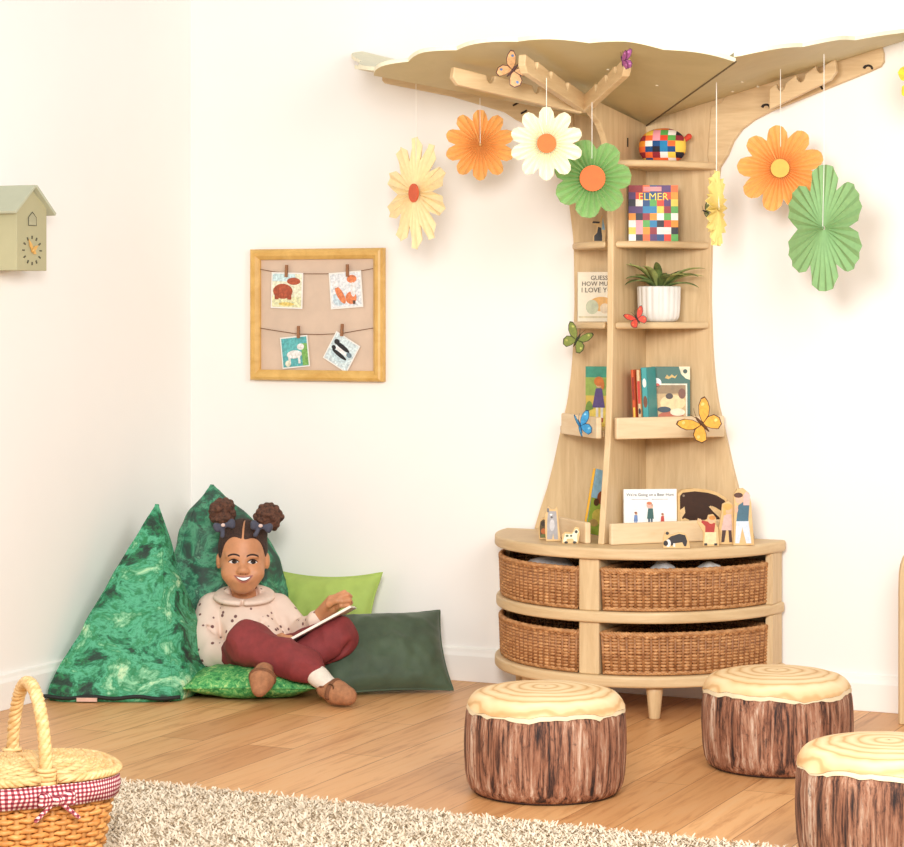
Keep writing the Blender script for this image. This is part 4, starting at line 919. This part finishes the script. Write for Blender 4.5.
# ------------------------------------------------------------------ bird house clock on the side wall
yA, yB = at_x(17, 240, XL+.12).y, at_x(47, 240, XL+.12).y; cy = (yA+yB)/2; hw_ = (yB-yA)/2; Zb = (at_x(32, 240, XL+.12)-CAM).dot(FV)
zb = at_x(32, 270.5, XL+.12).z; ze = at_x(47, 208, XL+.12).z; zr = at_x(35, 187.5, XL+.12).z
bh = thing('cuckoo_clock', 'sage green bird house clock fixed to the side wall at upper left', 'clock', (XL+.001, cy, zb))
SAGE = M((184,178,140), .6, .02, 10); SAGE2 = M((190,192,166), .6, .02, 10)
H1, H2 = ze-zb, zr-zb
obj('house_body', MB().prism([(-hw_,0), (hw_,0), (hw_,H1), (0,H2-.004), (-hw_,H1)], (0,0,0), (0,1,0), (0,0,1), (1,0,0), .118), SAGE, bh, bevel=.0015)
for s in (-1, 1):
    e = Vector((0, s*(hw_+.020), H1-.016-.004)); rdg = Vector((0, 0, H2)); d = (e-rdg).normalized(); n_ = Vector((0, -d.z*s, d.y*s)); n_ = n_ if n_.z > 0 else -n_
    obj('roof_panel', MB().prism([(0,0), ((e-rdg).length,0), ((e-rdg).length,.132), (0,.132)], rdg, d, (1,0,0), n_, .008), SAGE2, bh, bevel=.001)
fxx = .119
DARKG = M((92,88,70), .7)
obj('door', MB().prism([(-.016,.118), (.016,.118), (.016,.138), (0,.150), (-.016,.138)], (fxx-.001,0,0), (0,1,0), (0,0,1), (1,0,0), .0022), M((176,172,140), .6), bh)
obj('door_outline', MB().tube([(fxx+.001, y, z) for y, z in ((-.017,.117), (.017,.117), (.017,.138), (0,.152), (-.017,.138))], .0011, 5, True), DARKG, bh)
for k in range(12):
    a = 2*PI*k/12; obj('hour_mark', MB().box((fxx, .038*math.sin(a), .052+.034*math.cos(a)), (.0025, .0035, .0085), Matrix.Rotation(-a, 3, 'X')), DARKG, bh)
HAND = M((226,176,96), .5, .04)
for a, ln in ((-.55,.034), (1.05,.028), (2.1,.018)): obj('clock_hand', MB().prism([(-.003,-.006), (.003,-.006), (.0055,ln*.5), (0,ln), (-.0055,ln*.5)], (fxx+.0015,0,.052), (0,math.cos(a),-math.sin(a)), (0,math.sin(a),math.cos(a)), (1,0,0), .0015), HAND, bh)
obj('clock_hub', MB().ball((fxx+.003,0,.052), .005, 10, 8), HAND, bh, smooth=True)

# ------------------------------------------------------------------ furniture end at the right border
p = on_floor(899.6, 725); p.z = 0
sc_ = thing('wooden_screen', 'pale wooden furniture panel with rounded top cut off by right photo border', 'furniture', p, (0,0,TH))
hh = CAM_H-(556-HOR)*((p-CAM).dot(FV))/F_PX
W_ = .17
pts = [(0,0), (W_,0), (W_,hh+.06)]+[(W_-W_*math.sin(t), hh-.10+.16*math.cos(t)**.5) for t in [PI/2*i/14 for i in range(15)]]
obj('end_panel', MB().prism(pts, (0,0,0), (1,0,0), (0,0,1), (0,1,0), .022), WOODZ, sc_, bevel=.004)
obj('side_rail', MB().box((W_-.015,.032,hh/2), (.03,.02,hh)), WOODZ, sc_, bevel=.003)
# ------------------------------------------------------------------ log stools
m, nt, b = nodes('bark_print'); BARK = m
v1 = coords(nt, (1,1,.07)); n1 = ntex(nt, v1, 62, 6, .72, .35); n2 = ntex(nt, coords(nt, (1,1,.42)), 80, 5, .75, .4); n3 = ntex(nt, coords(nt, (1,1,.12)), 24, 4, .7, .5)
c1 = ramp(nt, n1.outputs[0], [(.37, (44,30,28)), (.43, (102,70,54)), (.50, (164,120,94)), (.56, (182,146,122)), (.62, (206,188,170)), (.70, (232,222,208))])
c2 = ramp(nt, n2.outputs[0], [(.33, (84,60,56)), (.44, (246,222,208)), (.62, (255,246,238)), (.72, (255,255,255))])
c3 = ramp(nt, n3.outputs[0], [(.40, (196,166,146)), (.5, (232,216,206)), (.6, (255,255,255))])
c1 = mixc(nt, .7, c1, c3, 'MULTIPLY')
nt.links.new(mixc(nt, .75, c1, c2, 'MULTIPLY'), b.inputs['Base Color']); b.inputs['Roughness'].default_value = .75; bump(nt, b, n1.outputs[0], .35, .006)
m, nt, b = nodes('growth_ring_print'); RING = m; v = coords(nt, (1,1,.3)); nz = ntex(nt, v, 7, 3)
wv = nd(nt, 'ShaderNodeTexWave', wave_type='RINGS', rings_direction='Z'); wv.inputs['Scale'].default_value = 11; wv.inputs['Distortion'].default_value = 3.2; wv.inputs['Detail'].default_value = 2; wv.inputs['Detail Scale'].default_value = 1.2; nt.links.new(v, wv.inputs['Vector'])
cr = ramp(nt, wv.outputs[0], [(.0, (212,170,118)), (.14, (230,198,150)), (.6, (238,210,166)), (1, (242,218,178))])
cn = ramp(nt, nz.outputs[0], [(.35, (236,206,160)), (.65, (255,250,238))])
nt.links.new(mixc(nt, .5, cr, cn, 'MULTIPLY'), b.inputs['Base Color']); b.inputs['Roughness'].default_value = .65
WHITEEDGE = M((228,206,168), .7, .04, 30); DKBASE = M((58,36,30), .8, .1)
def stool(label, c, r, h, seed):
    o = thing('log_stool', label, 'stool', (c.x, c.y, 0), group=None); rr = random.Random(seed)
    e = .036
    def prof(s):   # s: 0 bottom -> 1 shoulder
        return s
    side = [(r*.88,.004), (r*.93,.011), (r*.965,.024), (r*.988,.048), (r,.085), (r*1.004,h*.5), (r*.998,h-.075), (r*.985,h-.05), (r*.955,h-.030), (r*.90,h-.0155), (r*.80,h-.007)]
    wob = lambda t, i: 1+.010*noise.noise(Vector((math.cos(t)*2.2+seed, math.sin(t)*2.2, i*.15)))
    obj('bark_side', MB().lathe(side, 96, fn=wob), BARK, o, smooth=True)
    obj('base', MB().lathe([(r*.80,0), (r*.86,.001), (r*.885,.003), (r*.89,.006), (r*.88,.007)], 64, fn=wob), DKBASE, o, smooth=True)
    # ring printed top, its wavy rim turned down over the shoulder
    def edge(t): return .5+.5*math.sin(t*3+seed)*.5+.35*noise.noise(Vector((math.cos(t)*2.6, math.sin(t)*2.6, seed)))+.18*noise.noise(Vector((math.cos(t)*7, math.sin(t)*7, seed)))
    def shoulder(q):   # 0 centre .. 1 low on the side
        tab = [(0,0.0,.006), (.35,.45,.004), (.6,.72,-.001), (.75,.86,-.0085), (.85,.925,-.0195), (.93,.965,-.0325), (1,.988,-.049)]
        for (a, p_, z_), (b2, q2, z2) in zip(tab, tab[1:]):
            if q <= b2: f = (q-a)/(b2-a); return p_+(q2-p_)*f, z_+(z2-z_)*f
    P = []; Pw = []
    for k in range(96):
        t = 2*PI*k/96; qe = .93+.11*(edge(t)-.5); qe = min(.985, max(.84, qe)); w_ = 1+.010*noise.noise(Vector((math.cos(t)*2.2+seed, math.sin(t)*2.2, 1.3)))
        def P3(q, lift):
            rr_, z_ = shoulder(q); rr_ = rr_*r*w_+lift*(rr_ > .8); return Vector((rr_*math.cos(t), rr_*math.sin(t), h+z_+lift))
        P.append([P3(max(.01, qe*i/14), .0022) for i in range(15)]); Pw.append([P3(qe-.0015+.042*i/3*(.7+.5*edge(t+1)), .0012) for i in range(4)] if qe < .95 else [P3(qe-.0015+min(.014, 1-qe)*i/3, .0012) for i in range(4)])
    obj('ring_top', MB().grid(P+[P[0]]), RING, o, smooth=True); obj('sapwood_rim', MB().grid(Pw+[Pw[0]]), WHITEEDGE, o, smooth=True)
    return o
def fl(px, Z): p = CAM+RV*((px-CX)*Z/F_PX)+FV*Z; p.z = 0; return p
stool('padded log stool with bark sides in front of left half of cabinet', fl(545.5, 5.03), .177, .222, 1)
stool('padded log stool with bark sides in front of right end of cabinet', fl(777, 5.31), .174, .214, 4)
stool('padded log stool with bark sides cropped by the bottom right photo corner', fl(889, 4.40), .178, .222, 9)
# ------------------------------------------------------------------ rug
rug = thing('shaggy_rug', 'thick beige shaggy rug on the wooden floor in the foreground', 'rug', (0,0,0))
RX0, RX1, RY0, RY1 = -1.22, 1.55, -2.75, -1.665
RUGB = M((206,186,158), .95, .1, 60)
obj('backing', MB().box(((RX0+RX1)/2, (RY0+RY1)/2, .006), (RX1-RX0, RY1-RY0, .012)), RUGB, rug)
m, nt, b = nodes('rug_yarn'); RUGM = m; oi = ntex(nt, coords(nt), 38, 4, .7)
nt.links.new(ramp(nt, oi.outputs[0], [(.32, (204,182,152)), (.45, (220,202,176)), (.6, (230,214,190)), (.75, (240,228,209))]), b.inputs['Base Color']); b.inputs['Roughness'].default_value = .95
mb = MB(); rr = random.Random(5)
for i in range(75000):
    x, y = rr.uniform(RX0-.005, RX1), rr.uniform(-2.35, RY1+.005); a = rr.uniform(0, 2*PI); ln = rr.uniform(.010,.019); ben = rr.uniform(.006,.018); wd = rr.uniform(.0014,.0027)
    dx, dy = math.cos(a), math.sin(a); px_, py_ = -dy*wd, dx*wd
    h1, h2 = .010+ln*.6, .010+ln*rr.uniform(.7,1); k = len(mb.v)
    mb.v += [(x-px_, y-py_, .008), (x+px_, y+py_, .008), (x+px_+dx*ben*.35, y+py_+dy*ben*.35, h1), (x-px_+dx*ben*.35, y-py_+dy*ben*.35, h1), (x+dx*ben+px_*.6, y+dy*ben+py_*.6, h2), (x+dx*ben-px_*.6, y+dy*ben-py_*.6, h2)]
    mb.f += [(k, k+1, k+2, k+3), (k+3, k+2, k+4, k+5)]; mb.m += [0,0]
o = obj('pile', mb, RUGM, rug); o['kind'] = 'stuff'
# ------------------------------------------------------------------ picnic hamper
HK = wick('honey_willow', (184,112,46), (238,184,112)); HKS = wick('honey_willow_stake', (170,110,52), (220,170,104)); HKL = wick('straw_willow', (204,158,96), (242,212,158))
hc = fl(29, 4.30)
ham = thing('picnic_hamper', 'honey wicker picnic hamper with gingham band and twisted arched handle at lower left', 'hamper', (hc.x, hc.y, 0), (0,0,TH+math.radians(27)))
HL, HW_, HH = .152, .116, .190
path = [Vector((HL*math.copysign(abs(math.cos(a))**.62, math.cos(a)), HW_*math.copysign(abs(math.sin(a))**.72, math.sin(a)), 0)) for a in [2*PI*i/120 for i in range(120)]]
bd = MB(); topP, botP, norP = weave(bd, path, .008, HH-.012, 17, .024, .0050, .0051, lambda t: .80+.20*t**.9, sub=4, jit=.001); obj('woven_body', bd, [HK, HKS], ham, smooth=True)
ft = MB(); braid(ft, [Vector((p.x, p.y, .009)) for p in botP], norP, .005, .0052, loop_len(path)*.8/.035); obj('foot_braid', ft, HK, ham, smooth=True)
r_ = MB(); braid(r_, [Vector((p.x, p.y, HH-.010)) for p in topP], norP, .005, .005, loop_len(path)/.035); obj('rim', r_, HK, ham, smooth=True)
obj('base', MB().prism([(p.x*.79, p.y*.79) for p in path], (0,0,.003), (1,0,0), (0,1,0), (0,0,1), .006), WKD, ham)
def lid(sx):
    mb = MB()
    for k in range(13):
        f = (k+1)/13; pts = []
        for i in range(41):
            a = -PI/2+PI*i/40; x = .016+(HL*1.04-.016)*f*abs(math.cos(a))**.62; y = HW_*1.06*f*math.copysign(abs(math.sin(a))**.72, math.sin(a))
            z = HH+.006+.020*(1-f*f)+.003*math.cos(PI*(i/2.0+k)); pts.append((sx*x, y, z))
        mb.tube(pts, .0052 if k < 12 else .007, 6)
    for i in range(17):
        a = -PI/2+PI*(i+.5)/17; pts = []
        for k in range(8):
            f = k/7; pts.append((sx*(.016+(HL*1.04-.016)*f*abs(math.cos(a))**.62), HW_*1.06*f*math.copysign(abs(math.sin(a))**.72, math.sin(a)), HH+.006+.020*(1-f*f)))
        mb.tube(pts, .0042, 5)
    o = obj('lid', mb, HKL, ham, smooth=True)
    rim = [Vector((sx*(.016+(HL*1.05-.016)*abs(math.cos(a))**.62), HW_*1.07*math.copysign(abs(math.sin(a))**.72, math.sin(a)), HH+.006)) for a in [-PI/2+PI*i/80 for i in range(81)]]
    rb = MB(); braid(rb, rim, [Vector((p.x, p.y, 0)).normalized() for p in rim], .0045, .0048, 14, closed=False); obj('lid_rim', rb, HKL, o, smooth=True)
lid(1); lid(-1)
cb = MB()
for dx in (-.009, 0, .009): cb.tube([(dx, -HW_*1.06, HH+.008), (dx, 0, HH+.030), (dx, HW_*1.06, HH+.008)], .006, 8)
obj('crossbar', cb, HKL, ham, smooth=True)
hp = [Vector((0, -(HW_-.006)*math.cos(a), HH-.02+(.185)*math.sin(a)**.9)) for a in [PI*i/80 for i in range(81)]]
hm = MB(); braid(hm, hp, [Vector((1,0,0))]*81, .0, .0, 1, closed=False) if False else None
hm = MB()
for s in range(4):
    pts = []
    for i, p in enumerate(hp):
        d = (hp[min(80, i+1)]-hp[max(0, i-1)]).normalized(); x = Vector((1,0,0)); y = d.cross(x); a = 2*PI*(9*i/80+s/4); pts.append(p+x*.0066*math.cos(a)+y*.0066*math.sin(a))
    hm.tube(pts, .0064, 7)
obj('handle', hm, HKL, ham, smooth=True)
for s in (-1, 1):
    wr = MB()
    for k in range(4): wr.tube([(.0155*math.cos(a), s*(HW_-.005)+.0135*math.sin(a), HH-.002+.008*k) for a in [2*PI*i/16 for i in range(16)]], .0042, 6, True)
    obj('handle_binding', wr, HKL, ham, smooth=True)
m, nt, b = nodes('red_gingham'); GING = m; v = coords(nt); sp = nd(nt, 'ShaderNodeSeparateXYZ'); nt.links.new(v, sp.inputs[0])
def stripe(sock, k):
    mu = nd(nt, 'ShaderNodeMath', operation='MULTIPLY'); nt.links.new(sock, mu.inputs[0]); mu.inputs[1].default_value = k
    fr = nd(nt, 'ShaderNodeMath', operation='FRACT'); nt.links.new(mu.outputs[0], fr.inputs[0]); gt = nd(nt, 'ShaderNodeMath', operation='GREATER_THAN'); nt.links.new(fr.outputs[0], gt.inputs[0]); gt.inputs[1].default_value = .5; return gt.outputs[0]
ad = nd(nt, 'ShaderNodeMath', operation='ADD'); nt.links.new(sp.outputs[0], ad.inputs[0]); nt.links.new(sp.outputs[1], ad.inputs[1])
s1, s2 = stripe(ad.outputs[0], 115), stripe(sp.outputs[2], 130); sm_ = nd(nt, 'ShaderNodeMath', operation='ADD'); nt.links.new(s1, sm_.inputs[0]); nt.links.new(s2, sm_.inputs[1]); hf = nd(nt, 'ShaderNodeMath', operation='MULTIPLY'); nt.links.new(sm_.outputs[0], hf.inputs[0]); hf.inputs[1].default_value = .5
nt.links.new(ramp(nt, hf.outputs[0], [(.0, (234,214,206)), (.5, (172,84,92)), (1, (112,26,42))]), b.inputs['Base Color']); b.inputs['Roughness'].default_value = .85
n = len(topP); rows = []
for i in range(n+1):
    p = topP[i % n]; q = norP[i % n]; wv_ = .0018*math.sin(i*.55)
    rows.append([Vector((p.x, p.y, HH-.004))+q*.011, Vector((p.x, p.y, HH-.022))+q*(.013+wv_), Vector((p.x*.985, p.y*.985, HH-.043))+q*(.0125-wv_)])
obj('gingham_band', MB().grid(rows), GING, ham, smooth=True, solid=.0015)
S = Sdf(.003); c0 = np.array([.012,-HW_-.017,HH-.030])
for s in (-1, 1):
    S.cap(c0, c0+np.array([s*.026,-.004,.008]), .005, .009, .004); S.cap(c0, c0+np.array([s*.028,-.004,-.004]), .005, .008, .004); S.cap(c0, c0+np.array([s*.040,-.003,-.034]), .004, .0045, .003)
S.ell(c0+np.array([0,-.006,0]), .009, .003); obj('gingham_bow', S.mesh(), GING, ham, smooth=True)
# ------------------------------------------------------------------ light
sc = bpy.context.scene
w = bpy.data.worlds.new('studio_daylight'); sc.world = w; w.use_nodes = True
bg = w.node_tree.nodes['Background']; bg.inputs[0].default_value = (.95, .985, 1.0, 1); bg.inputs[1].default_value = .42
def area(name, loc, target, size, power, col):
    l = bpy.data.lights.new(name, 'AREA'); l.energy = power; l.size = size; l.color = col; l.shape = 'DISK'
    o = bpy.data.objects.new(name, l); C.objects.link(o); o.location = loc
    o.rotation_euler = (Vector(target)-Vector(loc)).to_track_quat('-Z', 'Y').to_euler()
area('unseen_softbox', at(190, -330, 2.0), (-.1, -.3, .7), .8, 97, (1, .99, .975))
area('unseen_softbox', at(1250, -250, 3.0), (-1.2, -.6, .8), 1.3, 46, (1, .99, .975))  # second lamp, added out of view to brighten the left wall
sc.view_settings.view_transform = 'Standard'; sc.view_settings.look = 'None'; sc.view_settings.gamma = 1
sc.view_settings.use_curve_mapping = False; sc.view_settings.exposure = 0
